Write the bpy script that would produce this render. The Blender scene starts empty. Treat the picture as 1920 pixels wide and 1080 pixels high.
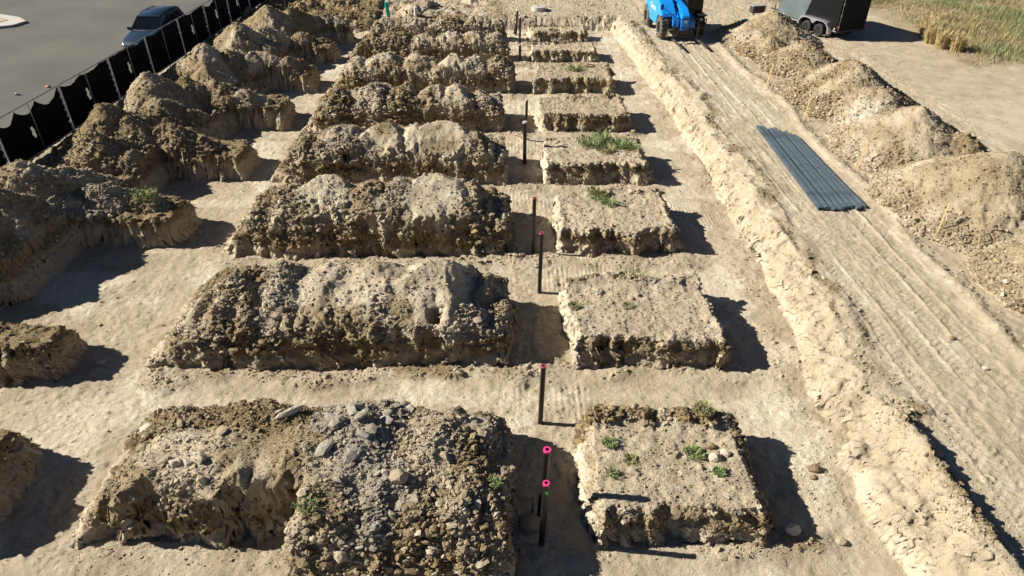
import bpy, bmesh, math, random
import numpy as np
from mathutils import Vector, Matrix
R = math.radians
C = bpy.context.scene.collection
S = bpy.context.scene

# ------------------------------------------------------------------ camera, sky, sun
cam = bpy.data.objects.new('camera', bpy.data.cameras.new('camera')); C.objects.link(cam)
cam.data.lens = 24.0; cam.data.sensor_width = 36.0
cam.data.clip_start = 0.1; cam.data.clip_end = 3000
cam.location = (0, 0, 10.0)
cam.rotation_euler = (R(90 - 34.14), 0, R(-0.75))
S.camera = cam
SUN_EL, SUN_AZ = 31.0, 190.0      # light travels towards +X, slightly towards the camera
w = bpy.data.worlds.new('World'); S.world = w; w.use_nodes = True
nt = w.node_tree; bg = nt.nodes['Background']
sky = nt.nodes.new('ShaderNodeTexSky'); sky.sky_type = 'NISHITA'; sky.sun_disc = False
sky.sun_elevation = R(SUN_EL); sky.sun_rotation = R(-83); sky.altitude = 3000; sky.air_density = .55; sky.dust_density = .1; sky.ozone_density = 1.0
nt.links.new(sky.outputs[0], bg.inputs[0]); bg.inputs[1].default_value = 0.05
sd = bpy.data.lights.new('sun', 'SUN'); sd.energy = 5.0; sd.angle = R(0.5); sd.color = (1.0, 0.945, 0.84)
sun = bpy.data.objects.new('sun', sd); C.objects.link(sun)
az = R(-7)                         # direction the light travels in plan
dirv = Vector((math.cos(az)*math.cos(R(SUN_EL)), math.sin(az)*math.cos(R(SUN_EL)), -math.sin(R(SUN_EL))))
sun.rotation_euler = dirv.to_track_quat('-Z', 'Y').to_euler(); sun.location = (-40, 5, 30)
S.view_settings.view_transform = 'Standard'; S.view_settings.look = 'None'
S.view_settings.exposure = 0.95; S.view_settings.gamma = 1
rng = np.random.default_rng(7); random.seed(7)

# ------------------------------------------------------------------ noise
def h2(ix, iy, s):
    with np.errstate(over='ignore'):
        a = ix.astype(np.int64).astype(np.uint32)*np.uint32(374761393) + iy.astype(np.int64).astype(np.uint32)*np.uint32(668265263) + np.uint32((s*2246822519+977) & 0xffffffff)
        a = (a ^ (a >> np.uint32(13)))*np.uint32(1274126177)
        a = (a ^ (a >> np.uint32(15)))*np.uint32(2246822519)
        a = a ^ (a >> np.uint32(14))
    return (a & np.uint32(0xffffff)).astype(np.float32)/16777216.0
def vn(x, y, s):
    ix = np.floor(x); iy = np.floor(y); fx = x-ix; fy = y-iy
    ux = fx*fx*fx*(fx*(fx*6-15)+10); uy = fy*fy*fy*(fy*(fy*6-15)+10)
    a = h2(ix, iy, s); b = h2(ix+1, iy, s); c = h2(ix, iy+1, s); d = h2(ix+1, iy+1, s)
    return ((a+(b-a)*ux)*(1-uy)+(c+(d-c)*ux)*uy)*2-1
def fbm(x, y, f, o, s, g=.5):
    x = x*f; y = y*f; r = 0; a = 1; t = 0
    for i in range(o):
        r = r+a*vn(x, y, s+i*17); t += a; a *= g
        x, y = (x*.8-y*.6)*2.03+11.3, (x*.6+y*.8)*2.03+5.7
    return r/t*1.6
def worley(x, y, f, s):
    x = x*f; y = y*f; ix = np.floor(x); iy = np.floor(y)
    best = np.full(x.shape, 9., np.float32); rid = np.zeros(x.shape, np.float32); bx_ = np.zeros(x.shape, np.float32); by_ = np.zeros(x.shape, np.float32)
    for dx in (-1, 0, 1):
        for dy in (-1, 0, 1):
            cx = ix+dx; cy = iy+dy
            ex = cx+h2(cx, cy, s)-x; ey = cy+h2(cx, cy, s+5)-y; d = ex*ex+ey*ey
            r = h2(cx, cy, s+9); m = d < best
            best = np.where(m, d, best); rid = np.where(m, r, rid); bx_ = np.where(m, ex, bx_); by_ = np.where(m, ey, by_)
    return bx_, by_, rid
def clod(x, y, size, s, dens):
    """broken angular lumps of many sizes, one per cell; dens 0..1 array"""
    ex, ey, r = worley(x+.22*size*WV1, y+.22*size*WV2, 1/size, s)
    rr = .20+.34*r; th = (r*937.0) % 6.283; c, q = np.cos(th), np.sin(th)
    a = ex*c+ey*q; b = (-ex*q+ey*c)*(1+.6*((r*331) % 1))
    F = np.maximum(np.maximum(np.abs(a), np.abs(b)), (np.abs(a)+np.abs(b))*.72)/rr
    hgt = np.minimum((1-F)*2.0, .62+.55*(a+.4*b)/rr*((r*77) % 1)).clip(0, 1.2)
    return np.where(h2((r*1e6), (r*7e5), 3) < dens, size*rr*.95*hgt, 0)
def ss(a, b, v):
    t = np.clip((v-a)/(b-a), 0, 1); return t*t*(3-2*t)

# ------------------------------------------------------------------ grid
def lines(a, b, dens):
    out = [a]; v = a
    while v < b:
        v += dens(v); out.append(v)
    return np.array(out)
ROW0 = [7.54, 12.42, 17.5, 22.45, 27.4, 32.4, 37.6, 41.8]
ROW1 = [10.25, 15.35, 20.4, 25.1, 29.85, 34.75, 39.4, 43.3]
ZT = [0, 0, 0, 0, 0, -.03, -.1, -.15]           # the grade falls a little at the far rows
def dy(v):
    d = max(.021, .0023*v)
    for q in ROW0:
        if q-.25 < v < q+.3: d *= .5
    if v > 46: d = .12
    if v < 5.8: d = .15
    return d
def dx(v):
    if v < -17.3 or v > 19: return .16
    d = .032
    for q in (.08, 1.6, 5.3):
        if abs(v-q) < .16: d = .02
    return d
xs = np.concatenate([[-600, -200, -90, -60], lines(-48, 48, dx), [60, 90, 200, 600]])
ys = np.concatenate([[-400, -60, -10], lines(2, 62, dy), [66, 75, 100, 200, 700]])
X, Y = np.meshgrid(xs.astype(np.float32), ys.astype(np.float32))
NX, NY = len(xs), len(ys)
print('GRID', NX, NY, NX*NY)

# shared noise fields
WV1 = fbm(X, Y, 9., 2, 11); WV2 = fbm(X, Y, 9., 2, 12)
n_lo = fbm(X, Y, .35, 3, 1); n_mid = fbm(X, Y, 1.3, 4, 2); n_hi = fbm(X, Y, 5.0, 4, 3)
n_mac = fbm(X, Y, .13, 2, 4)
wx = .14*fbm(X, Y, .7, 3, 21)+.030*fbm(X, Y, 2.6, 3, 22)
wy = .11*fbm(X, Y, .8, 3, 23)+.035*fbm(X, Y, 2.4, 3, 24)
lump = np.abs(fbm(X, Y*.35, 2.1, 2, 31))         # rounded buttresses left by bucket teeth
lump2 = np.abs(fbm(X, Y*.5, 4.5, 2, 33))
XW = X+wx; YW = Y+wy

FLOOR = -.75
def box(x0, x1, y0, y1, wl=.10, wr=.30, wf=.20, wb=.35, t=1.0):
    """profile 0..1 of an undug block: 1 on top, falling to 0 outside"""
    a = np.minimum((XW-x0)/wl, (x1-XW)/wr); b = np.minimum((YW-y0-.20*lump-.08*lump2)/wf, (y1-YW)/wb)
    # round the corners
    u = np.clip(1-a, 0, None); v = np.clip(1-b, 0, None)
    q = 1-np.sqrt(u*u+v*v)
    return np.clip(q, 0, 1)
def shape(p):                     # wall cross-section: steep foot, crumbled lip
    return np.where(p < .75, p*1.12, .84+(p-.75)*.64).clip(0, 1)

# ---- land left after digging (belongs to the ground)
xr_pts = np.interp(Y, [0, 6.6, 8.1, 9.3, 10.1, 10.9, 14.3, 19.5, 30.7, 38.5, 44.4], [7.1, 6.95, 6.75, 6.75, 7.3, 7.0, 7.42, 7.5, 7.5, 7.05, 6.85])
xrw = xr_pts+.12*fbm(X, Y, .9, 3, 41)+.16*np.abs(fbm(X*.4, Y, 1.9, 2, 42))-.06
wid = np.interp(Y, [6, 10, 15, 25, 40], [.85, .75, .72, .68, .55])*(1+.22*fbm(X*0, Y, .6, 3, 43))
pr = np.clip((X-xrw)/wid, 0, 1)
P_right = np.where(pr < .28, pr*2.15, .602+(pr-.28)*.553)
xl = np.full(X.shape, -13.0, np.float32)
P_left = np.clip((np.interp(Y, [14, 18, 21, 26, 31, 36, 42], [-13.3, -12.8, -12.1, -11.8, -11.4, -11.1, -10.6])+.45*n_lo-XW)/.45, 0, 1)
LEDGE = [(-9.45, -2, 5.2), (-9.5, 7.3, 9.9), (-10.35, 12.0, 13.5), (-10.0, 18.1, 20.1), (-9.45, 22.9, 25.1), (-9.2, 27.9, 30.0), (-9.2, 32.7, 34.7), (-9.0, 37.6, 39.2), (-8.9, 41.6, 43.0)]
D_left = np.interp(Y, [14, 18, 21, 26, 31, 36, 42], [-13.3, -12.8, -12.1, -11.8, -11.4, -11.1, -10.6])+.45*n_lo-XW
for (tip, a, b) in LEDGE:
    D_left = np.maximum(D_left, np.minimum.reduce([tip-XW, YW-a, b-YW]))
    P_left = np.maximum(P_left, box(-17, tip, a, b, 1, .28, .22, .3))
P_far = np.clip((YW-44.75)/.9, 0, 1); P_far = P_far**.7
P_far = np.maximum(P_far, np.clip((np.hypot(X-(-4.), (Y-46.5))*-1+1.0), 0, 1)*0)
P_near = np.clip((4.2-YW)/.5, 0, 1)
land = np.maximum.reduce([P_right, shape(P_left), P_far, P_near*0])
land_is = land > .04

# floor
floor = FLOOR+.012*n_lo+.012*n_mid+.006*n_hi
# benches of crumbled soil along the foot of the walls facing the camera
bench = np.zeros_like(X)
for a, b in zip(ROW0, ROW1):
    d = (a-Y)+.25*fbm(X, Y, .9, 2, 51)
    amp = .075+.05*fbm(X, Y, .6, 2, 52)
    bench = np.maximum(bench, amp*ss(-.1, .02, d)*(1-ss(.35, .75, d))*ss(-9, -8.2, X)*(1-ss(5.3, 6.2, X)))
bench2 = .10*(1-ss(0.1, 1.1, np.abs(X-(xrw-.35))))*(X < 7.6)*(Y < 44)*ss(-.8, .5, fbm(X, Y, .7, 2, 53))
# pipe trench backfill between the two columns of blocks
corr = ss(.1, .3, X)*(1-ss(1.4, 1.6, X))
floor += bench+bench2*.6+corr*(.03*np.abs(fbm(X, Y, 2.2, 3, 55)))
# digger tooth marks running across / along
combs = .008*(Y < 21)*np.sin(X*2*math.pi/.115)*ss(.1, .5, fbm(X, Y, .35, 2, 56))*(1-bench*8).clip(0, 1)
floor += combs*(X > -.5)
for a, b in list(zip(ROW0[1:], ROW1))[:4]: floor += .006*np.sin((X+.02*n_mid)*2*math.pi/.135)*ss(.15, .25, X)*(1-ss(1.7, 2.6, X))*ss(b+.1, b+.3, Y)*(1-ss(a-.75, a-.5, Y))*ss(-.6, .1, n_mid)
swirl = .007*np.sin((X*.55+Y*.83+.5*n_mid)*2*math.pi/.34)*ss(0, .4, fbm(X, Y, .4, 2, 57))*(X < -7.5)
floor += swirl
# small ridge in the left run and an undug lip
floor += .10*(1-ss(.05, .4, np.abs(Y-(16.6+.1*X+.3*n_mid))))*(X > -8.6)*(X < -5)*0

# natural grade: road on the right, sand, verge on the left, far yard
grade = .02*n_lo+.015*n_mid+.01*n_hi+.0*X
lip = .11*np.exp(-((X-(xrw+1.15))/.28)**2)*(.55+.8*fbm(X, Y, .45, 3, 61)).clip(0, 1.5)
lip += .24*ss(7.45, 7.95, X+.1*n_mid)*(1-ss(8.0, 8.1, X-.05*(8-Y)+.06*n_mid))*(1-ss(9.6, 10.8, Y))
lip += .10*np.exp(-((X-(xrw+.75))/.15)**2)*(fbm(X, Y, 1.1, 3, 62)).clip(0, 1)
grade += lip*(Y < 42)
# ruts
def rut(x0, amp, per, ph, wdt, depth, lug, s, y0=-5, y1=60, slope=0.0):
    c = x0+slope*(Y-20)+amp*np.sin(Y/per+ph)+.03*fbm(X*0, Y, .5, 2, s)
    d = X-c; inb = (Y > y0)*(Y < y1)
    depth = depth*.5; lug = lug*.6
    z = -depth*(1-ss(wdt*.42, wdt*.56, np.abs(d)))+depth*.9*np.exp(-((np.abs(d)-wdt*.62)/.035)**2)
    ph2 = (Y+np.abs(d)*.7)*2*math.pi/.17+3*vn(X*0, Y*.3, s+3)
    z += lug*np.clip(np.sin(ph2)*1.6, -1, 1)*(1-ss(wdt*.38, wdt*.46, np.abs(d)))
    fade = .1+.9*ss(-.4, .4, fbm(X, Y, .35, 2, s+7))
    return z*fade*inb
tr = np.zeros_like(X)
for a in [(8.95, .10, 6, .3, .42, .022, .010, 71), (9.65, .12, 7, 1.4, .40, .03, .010, 72), (10.15, .1, 9, 2.1, .34, .018, .012, 73),
          (10.75, .14, 8, 0.6, .42, .03, .010, 74), (11.35, .1, 6, 2.6, .38, .02, .008, 75), (9.2, .3, 11, .5, .4, .016, .009, 76), (10.4, .35, 10, 1.9, .4, .018, .008, 77)]:
    tr += rut(*a)
for a in [(18.6, .5, 9, .3, .45, .02, .008, 81), (20.4, .5, 9, .3, .45, .02, .008, 82), (19.5, 1.2, 13, 2.3, .45, .018, .008, 83), (22.2, 1.4, 12, 1.3, .45, .018, .008, 84)]:
    tr += rut(*a)
grade += tr*(X > 8.3)*np.where(X < 12.4, 1, .8)
grade += .09*np.exp(-((X-(11.95+.25*n_lo))/.22)**2)*(Y < 40)*(Y > 5)       # windrow at the foot of the right heaps
yard = ss(44.6, 46.5, Y)*(X < 7)
grade += yard*(.42*fbm(X, Y, .55, 4, 91).clip(-.2, 2)+.10*np.abs(n_mid))*ss(.5, -2, X)
grade += .35*ss(47.5, 51, Y)*ss(10, 13, X)*(1-ss(17.5, 19.5, X))*(1+.6*n_lo)                     # weedy bank behind the trailer
ledget = (X < -8)*(X > -16.2)
grade += ledget*(.08+.14*np.abs(fbm(X, Y, 1.1, 3, 92)))
grade = np.where(X < -17.0, -.12, grade)

Zg = np.where(land_is, FLOOR+(grade-FLOOR)*land, floor)
Zg = np.where(land_is, Zg+(.05*lump+.03*n_hi)*np.clip(land*(1-land)*4, 0, 1), Zg)

# ---- masks of soil kind:  T topsoil brown and painted shade on the right heaps, P pale caliche, G grey rubble, K clod density, V sparse weeds
T = np.zeros_like(X); P = np.zeros_like(X); G = np.zeros_like(X); K = np.zeros_like(X)
depth = grade-Zg
T += land_is*ss(.5, .05, depth)*ledget*.95                                   # dark topsoil along the left
T += land_is*(X > 5)*(Y < 44.5)*np.exp(-((X-(xrw+1.12+.12*n_mid))/.24)**2)*ss(-.35, .3, fbm(X, Y, 1.1, 4, 101))*.75
T += land_is*(Y > 44)*(X < 7)*ss(-.1, .5, fbm(X, Y, .6, 4, 102))*(.3+.35*(X < 0))
T += (~land_is)*ss(.04, .12, bench)*(.25+.25*n_mid)
for a in ROW0: P += (~land_is)*np.exp(-((Y-(a-1.2+.15*fbm(X*.3, Y, .8, 2, 108)))/.38)**2)*ss(-.5, .5, fbm(X*.35, Y*2, .9, 3, 109))*.55
T += (~land_is)*ss(.25, .7, fbm(X*.8, Y*1.6, .7, 4, 110))*.28
P += land_is*(X > 5)*(ss(.22, .5, depth+.12*n_mid)*(.25+.30*ss(-.3, .4, fbm(X, Y, 1.2, 3, 104))))                       # bright cut wall on the right
P += (~land_is)*(.12+ss(.0, .6, fbm(X, Y, .5, 3, 103))*.7)*(1-ss(.02, .08, bench))
P += (~land_is)*np.exp(-(((X+9.1)/.75)**2+((Y-10.9)/.42)**2)*.8)*1.0+(~land_is)*np.exp(-(((X+6.1)/1.6)**2+((Y-10.95)/.24)**2))*.9
P += (~land_is)*ss(5.4, 5.9, X)*(1-ss(6.2, 6.9, X))*.35
P += land_is*(X > 8.4)*(X < 11.8)*(.22+.25*ss(-.2, .5, fbm(X*1.5, Y*.4, .8, 3, 105)))
P += land_is*(X > 16.5)*ss(-.1, .6, fbm(X, Y, .22, 4, 106))*.45
T += land_is*(X > 22)*ss(33, 35, Y+.1*(X-24))*ss(22.6, 24, X)*.5+land_is*(X > 17)*ss(.3, .7, fbm(X, Y, .35, 4, 107))*.25
K += .35*land_is*ledget+.03+(.12+.55*ss(-.2, .4, fbm(X, Y, 1.1, 4, 101)))*land_is*np.exp(-((X-(xrw+1.05))/.38)**2)*(X > 5)*(Y < 44)+.10*land_is*(X > 5)*(X < 9)
K += (~land_is)*(ss(.03, .1, bench)*.34+ss(.02, .07, bench2)*.20)+corr*.10*(~land_is)
K += land_is*(Y > 44.5)*(X < 7)*.30
K += .3*np.exp(-((X-(12.1+.2*n_lo))/.3)**2)*(Y < 41)
K *= np.where((X > 8.3)*(X < 11.7)*land_is, .5, 1.0)

owner = np.full(X.shape, -1, np.int16)
Zo = Zg.copy()
OBJ = []            # (name, label, category, group)
def claim(mask, Z, spec):
    k = len(OBJ); OBJ.append(spec)
    m = mask & ((owner < 0) | (Z > Zo))
    owner[m] = k; Zo[m] = Z[m]
    return m
def put(arr, m, val):
    arr[m] = (val[m] if isinstance(val, np.ndarray) else val)
def dumps(lst, slope=.68, rnd=.22, s=0, bl=.13, asym=1.0):
    H = np.full(X.shape, -9., np.float32); kind = np.zeros(X.shape, np.int8); E_ = np.zeros(X.shape, np.float32)
    ax = X+.22*fbm(X, Y, .9, 4, 200+s, .6); ay = Y+.22*fbm(X, Y, .9, 4, 230+s, .6)
    for (cx, cy, h, ex, ey, k) in lst:
        d = np.sqrt(((ax-cx)/np.where(ax > cx, ex*asym, ex))**2+((ay-cy)/ey)**2+rnd**2)-rnd
        q = h-d*slope; m = q > H; E_ += np.exp(np.clip(q, -3, 3)/bl)
        H = np.where(m, q, H); kind = np.where(m, k, kind)
    return bl*np.log(E_+1e-12)-.05, kind
# kinds: 0 tan, 1 brown clods, 2 pale sandy, 3 grey rubble, 4 rusty brown
KT = np.array([.36, .68, .14, .28, .50]); KP = np.array([.10, 0, .42, .12, .05]); KG = np.array([.0, .0, .05, .34, 0.]); KK = np.array([.26, .62, .10, .58, .50])

FULL = dict(X=X, Y=Y, XW=XW, YW=YW, n_lo=n_lo, n_mid=n_mid, n_hi=n_hi, lump=lump, lump2=lump2, wx=wx, wy=wy, grade=grade, land=land, land_is=land_is, P_left=P_left, D_left=D_left, Zg=Zg, owner=owner, Zo=Zo, T=T, P=P, G=G, K=K)
def window(y0=None, y1=None):
    """work on the rows of the grid between two depths only"""
    if y0 is None: sl = slice(None)
    else: sl = slice(int(np.searchsorted(ys, y0)), int(np.searchsorted(ys, y1)))
    for k_, v_ in FULL.items(): globals()[k_] = v_[sl]

# ---- blocks of the right column (flat, nothing heaped on them)
ord_a = ['nearest', 'second', 'third', 'fourth', 'fifth', 'sixth', 'seventh', 'farthest']
desc_a = ['nearest right column earth block, with small weeds, boulders and dark crumbled rear edge',
          'bare earth block with faint claw marks, second from camera in the right column',
          'earth block with cleat marks and thin weed strip, third in the right column',
          'earth block carrying the largest bright green weed patch, fourth in the right column',
          'earth block with bare matted top behind the big weed patch, fifth in right column',
          'small earth block with one yellow green weed tuft, sixth of the right column',
          'low bare earth block beside the blue telehandler, seventh of the right column',
          'farthest and lowest earth block of the right column, before the end wall']
for i, (a, b) in enumerate(zip(ROW0, ROW1)):
    window(a-1.2, b+1.2)
    x1 = [4.95, 5.4, 5.4, 5.35, 5.4, 5.4, 5.3, 5.1][i]
    p = box(1.5, x1, a-.12, b+.1, .30 if i == 0 else .14, [.5, .3, .3, .3, .3, .3, .3, .3][i], .27, .3)
    p = np.clip(p, 0, 1)
    top = ZT[i]+.02*n_mid+.03*n_lo+.012*n_hi
    edge = (1-ss(.0, .55, np.minimum.reduce([XW-1.4, x1-XW, YW-a, b-YW])))
    top += edge*.05*np.abs(fbm(X, Y, 2.3, 3, 300+i))
    rim = np.exp(-((YW-(b-.25))/.25)**2)*(.5+.6*fbm(X, Y, 1.3, 3, 310+i)).clip(0, 1)*(.28 if i == 0 else .12)+np.exp(-((x1-.25-XW)/.2)**2)*(.12 if i == 0 else .05)*(.6+.8*n_mid).clip(0, 1)
    top += rim
    Z = FLOOR+(top-FLOOR)*shape(p)+(.055*lump)*np.clip(p*(1-p)*4, 0, 1)
    m = (p > .03)
    mm = claim(m, Z, ('earth_block', desc_a[i], 'earth block', 'flat topped earth blocks in the right column'))
    dd = (ZT[i]-Z)
    leftf = 1-ss(1.45, 1.9, XW)
    t = ss(.42, .25, dd+.12*n_mid)*ss(.03, .14, dd)*(1-leftf)*(.66+.25*ss(-.3, .4, n_mid))+.9*ss(.04, .1, rim)*(X < 4.6)+.22*ss(-.2, .6, fbm(X, Y, .8, 3, 320+i))*(1-leftf)
    t = np.where(i in (4, 5), np.maximum(t, .38), t)
    put(T, mm, t.clip(0, 1)); put(P, mm, (leftf*.85+ss(.4, .6, dd)*.1)); put(G, mm, .05)
    put(K, mm, (.09+.6*ss(.03, .1, rim)+.3*edge*(X > 1.9)).clip(0, 1))

# ---- blocks of the left column, spoil heaped on each
B = [
 [(-7.4, 8.9, .4, 1.2, 1, 1), (-6.2, 8.5, .62, 1.5, 1.2, 2), (-6.2, 9.5, .55, 1.5, .7, 1), (-4.9, 8.5, .68, 1.2, 1.2, 0), (-4.5, 9.5, .8, 1.3, .8, 1), (-3.7, 8.5, .78, 1, 1.2, 0), (-2.75, 9.0, .98, .95, 1.0, 3), (-2.1, 8.0, .6, .9, 1.0, 3), (-1.5, 8.9, .78, .9, 1.2, 4), (-.8, 8.2, .55, .9, 1.4, 1), (-.6, 9.4, .4, .9, .8, 2), (-1.5, 7.4, .35, 1.6, .8, 1), (-2.9, 7.5, .3, 1, .7, 4)],
 [(-7.6, 13.6, .45, 1.3, 1.2, 0), (-6.5, 14.2, .95, 1.3, 1.1, 1), (-5.3, 14.4, 1.05, .9, 1, 3), (-4.2, 14.2, 1.0, 1.3, 1.1, 2), (-3.0, 14.3, 1.1, 1.3, 1.2, 2), (-1.75, 14.1, 1.32, 1.0, 1.3, 2), (-1.1, 14.3, .8, .7, 1, 3), (-.5, 14.2, .65, .7, 1.1, 1), (-6.6, 13.3, .6, 1.2, .6, 2), (-3.0, 13.2, .6, 3, .7, 0), (-1., 13.2, .6, 1.2, .9, 3)],
 [(-7.4, 19.0, .95, 1.2, 1, 1), (-6.4, 18.9, 1.05, .8, .9, 1), (-5.3, 18.8, 1.32, 1.1, 1.15, 2), (-4.0, 18.9, 1.12, 1.2, 1.1, 0), (-3.0, 19.0, 1.15, 1.0, 1, 3), (-1.95, 18.8, 1.42, .95, 1.2, 2), (-1.0, 18.9, .9, .8, 1.1, 1), (-.4, 18.6, .5, .6, 1, 1), (-3.8, 18.1, .6, 3, .6, 1)],
 [(-7.3, 23.7, .8, 1.2, 1, 1), (-5.7, 23.8, 1.05, 1.2, 1.1, 3), (-4.3, 23.8, 1.05, 1.3, 1.1, 0), (-3.2, 24, .95, 1, 1, 2), (-2.1, 23.5, 1.38, 1.0, 1.15, 2), (-1.1, 23.5, .9, .9, 1.1, 1), (-.4, 23.2, .6, .5, 1, 2), (-3.8, 23.1, .55, 3, .6, 0)],
 [(-7.0, 28.6, .8, 1.3, 1, 1), (-5.4, 28.8, .95, 1.2, 1.1, 3), (-4.2, 28.7, .9, 1.2, 1.1, 1), (-2.8, 28.7, .95, 1, 1.1, 0), (-1.9, 28.6, 1.0, 1.0, 1.1, 2), (-.8, 28.6, .6, .8, 1.1, 3), (-3.8, 28.1, .5, 3, .6, 1), (.7, 28.9, .1, .8, .8, 2)],
 [(-7.0, 33.6, .75, 1.4, 1, 2), (-5.6, 33.6, .95, 1.3, 1.1, 2), (-4, 33.8, .8, 1.3, 1.1, 0), (-2.3, 33.5, .95, 1.2, 1.1, 2), (-1.2, 33.5, .85, .9, 1.1, 3), (-.1, 33.6, .8, .9, 1.1, 1), (.9, 33.3, .25, .6, .9, 2)],
 [(-7.2, 38.6, .8, 1.3, 1, 1), (-5.8, 38.9, .9, 1.3, 1.1, 1), (-4.2, 38.6, .75, 1.3, 1.1, 0), (-2.7, 38.6, .9, 1.2, 1.1, 2), (-1.4, 38.8, .85, 1.2, 1.1, 0), (-.3, 38.6, .7, .9, 1.1, 3)],
 [(-7.0, 42.6, .85, 1.3, 1, 2), (-5.6, 42.7, .95, 1.3, 1.1, 2), (-4.4, 42.9, .7, 1.3, 1.1, 0), (-3.0, 42.6, .8, 1.2, 1.1, 1), (-1.4, 42.6, .8, 1.2, 1.1, 2), (-.4, 42.6, .6, .9, 1.1, 0)]]
desc_b = ['broad rubble mound with blue grey broken slabs and rusty clods, nearest of the middle row',
          'long mound with a dark hole near its right end, second from camera',
          'long mound with two pale crests and dark clods between, third from camera in the middle',
          'long mound with rounded pale hump right of centre, fourth from camera in the middle',
          'brown clod mound with a small blue grey patch, fifth from camera in the middle',
          'whitish sandy mound with rilled face, sixth from camera in the middle',
          'brown mound with pale right shoulder, seventh from camera in the middle',
          'pale mound in front of the green pipe, farthest of the middle row']
for i, (a, b) in enumerate(zip(ROW0, ROW1)):
    window(a-1.8, b+1.5)
    xl0 = -8.0 if i == 0 else -8.6
    xr0 = [.18, .18, .12, .1, .05, .5, .4, .2][i]
    wl = 1.15
    if i == 0:
        p = np.maximum(box(xl0, xr0, a+.05, b, wl, .13, .22, .4), box(-3.85, xr0, 6.35, b, .25, .13, .75, .4))
    else:
        p = box(xl0, xr0, a-.12, b, wl, .13, .34, .4, 1.0)
    Hh, kd = dumps([(cx, cy, h, ex*.9, ey*.9, k) for cx, cy, h, ex, ey, k in B[i]], .55 if i == 0 else .64, .40 if i == 0 else .20, i*2, .13 if i == 0 else .055, 1.0 if i == 0 else .72)
    d_in = np.minimum.reduce([(XW-(xl0+.7))*.62, (xr0+.05-XW)*.95, (YW-(6.9 if i == 0 else a))*.62, (b-YW)*.9])
    if i == 0: d_in = np.where(X < -3.9, np.minimum(d_in, (YW-a)*.8), d_in)
    Hh = np.minimum(Hh+.05*n_mid+.06, .16+1.0*np.clip(d_in, 0, 9))
    Hh = np.maximum(Hh, .12*ss(0, .4, d_in)+.04*np.abs(n_mid))
    nose = ss(.9, .1, d_in)*ss(-.05, .1, d_in)
    Hh += nose*(.20*lump-.06)
    top = ZT[i]+Hh
    if i == 1:
        top -= .5*np.exp(-(((X+1.62)/.17)**2+((Y-12.95)/.13)**2)**2)
    Z = FLOOR+(top-FLOOR)*shape(p)
    Z += .07*lump*np.clip(p*(1-p)*4, 0, 1)
    m = p > .03
    if i in (4, 5): pass
    mm = claim(m, Z, ('spoil_mound', desc_b[i], 'dirt mound', 'spoil mounds in the middle row'))
    dd = ZT[i]-Z
    kt = KT[kd]; mixn = fbm(X, Y, 1.6, 4, 400+i)
    t = (kt+.45*mixn).clip(0, 1)
    t = np.where(dd > 0, ss(.5, .3, dd+.12*n_mid)*(.56+.3*ss(-.3, .4, mixn)), np.where(nose > .5, np.maximum(t, .25+.4*ss(-.4, .4, mixn)), t))
    put(T, mm, t); put(P, mm, np.where(dd > 0, .15, (KP[kd]+.25*n_mid).clip(0, 1))); put(G, mm, np.where(dd > .0, 0, ((KG[kd]+.3*mixn*KG[kd])*(1.8 if i == 0 else 1.0)).clip(0, 1)))
    pat = fbm(X, Y, .9, 3, 480+i)
    put(K, mm, np.where(dd > .35, .10, (KK[kd]+.30*pat+.35*nose).clip(0.05, 1)))

# ---- heaps along the fence
CL = [
 [(-14.7, 19.4, 1.62, 1.0, 1.0, 0), (-14.0, 20.3, 1.05, 1.1, 1.0, 0), (-14.5, 17.7, 1.45, 1.0, 1.2, 0), (-12.4, 19.7, 1.0, 1.3, .9, 3), (-15.4, 17.2, 1.6, 1.2, 1.5, 0), (-11.2, 19.2, .6, 1.2, .9, 1), (-14.3, 15.9, 1.1, 1, 1, 1), (-13.4, 18.6, .9, .8, 1, 3)],
 [(-14.6, 24.6, 1.58, 1.05, 1.0, 1), (-13.5, 24.1, 1.25, 1.0, 1.0, 1), (-14.2, 22.7, 1.25, 1, 1, 4), (-12.3, 24.2, 1.05, 1.3, .9, 1), (-11.0, 24.0, .6, 1.1, .9, 1), (-12.9, 22.4, .75, 1, 1, 1)],
 [(-14.3, 27.9, 1.7, .95, 1.0, 0), (-13.4, 28.9, 1.2, 1.1, 1.0, 1), (-13.6, 26.6, 1.15, 1, 1, 1), (-12.2, 29.1, 1.1, 1.3, .9, 1), (-10.9, 28.9, .75, 1.2, .9, 2), (-12.4, 26.6, .6, 1, 1, 0)],
 [(-14.0, 32.8, 1.6, 1.0, 1.1, 0), (-12.9, 33.2, 1.25, 1.1, 1.1, 1), (-13.3, 31.0, 1.15, 1, 1, 0), (-11.6, 33.4, 1.15, 1.2, .9, 2), (-10.4, 33.6, .8, 1.2, .9, 1)],
 [(-13.6, 36.4, 1.65, 1.0, 1.0, 0), (-12.4, 37.4, 1.25, 1.3, 1.1, 0), (-11.0, 38.4, .8, 1.1, .9, 1), (-9.9, 38.6, .4, 1.1, .9, 1), (-12.0, 35.9, .7, 1, 1, 0)],
 [(-13.0, 40.2, 1.7, 1.1, 1.1, 0), (-11.6, 41.0, 1.5, 1.3, 1.2, 1), (-10.3, 42.0, 1.25, 1.1, 1.1, 3), (-9.4, 43.0, .95, 1.2, 1.1, 0)],
 [(-14.9, 13.0, 1.0, 1.1, 1.2, 1), (-13.6, 12.9, .55, 1.2, 1, 1), (-12.6, 12.9, .5, 1.2, 1, 1)]]
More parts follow.
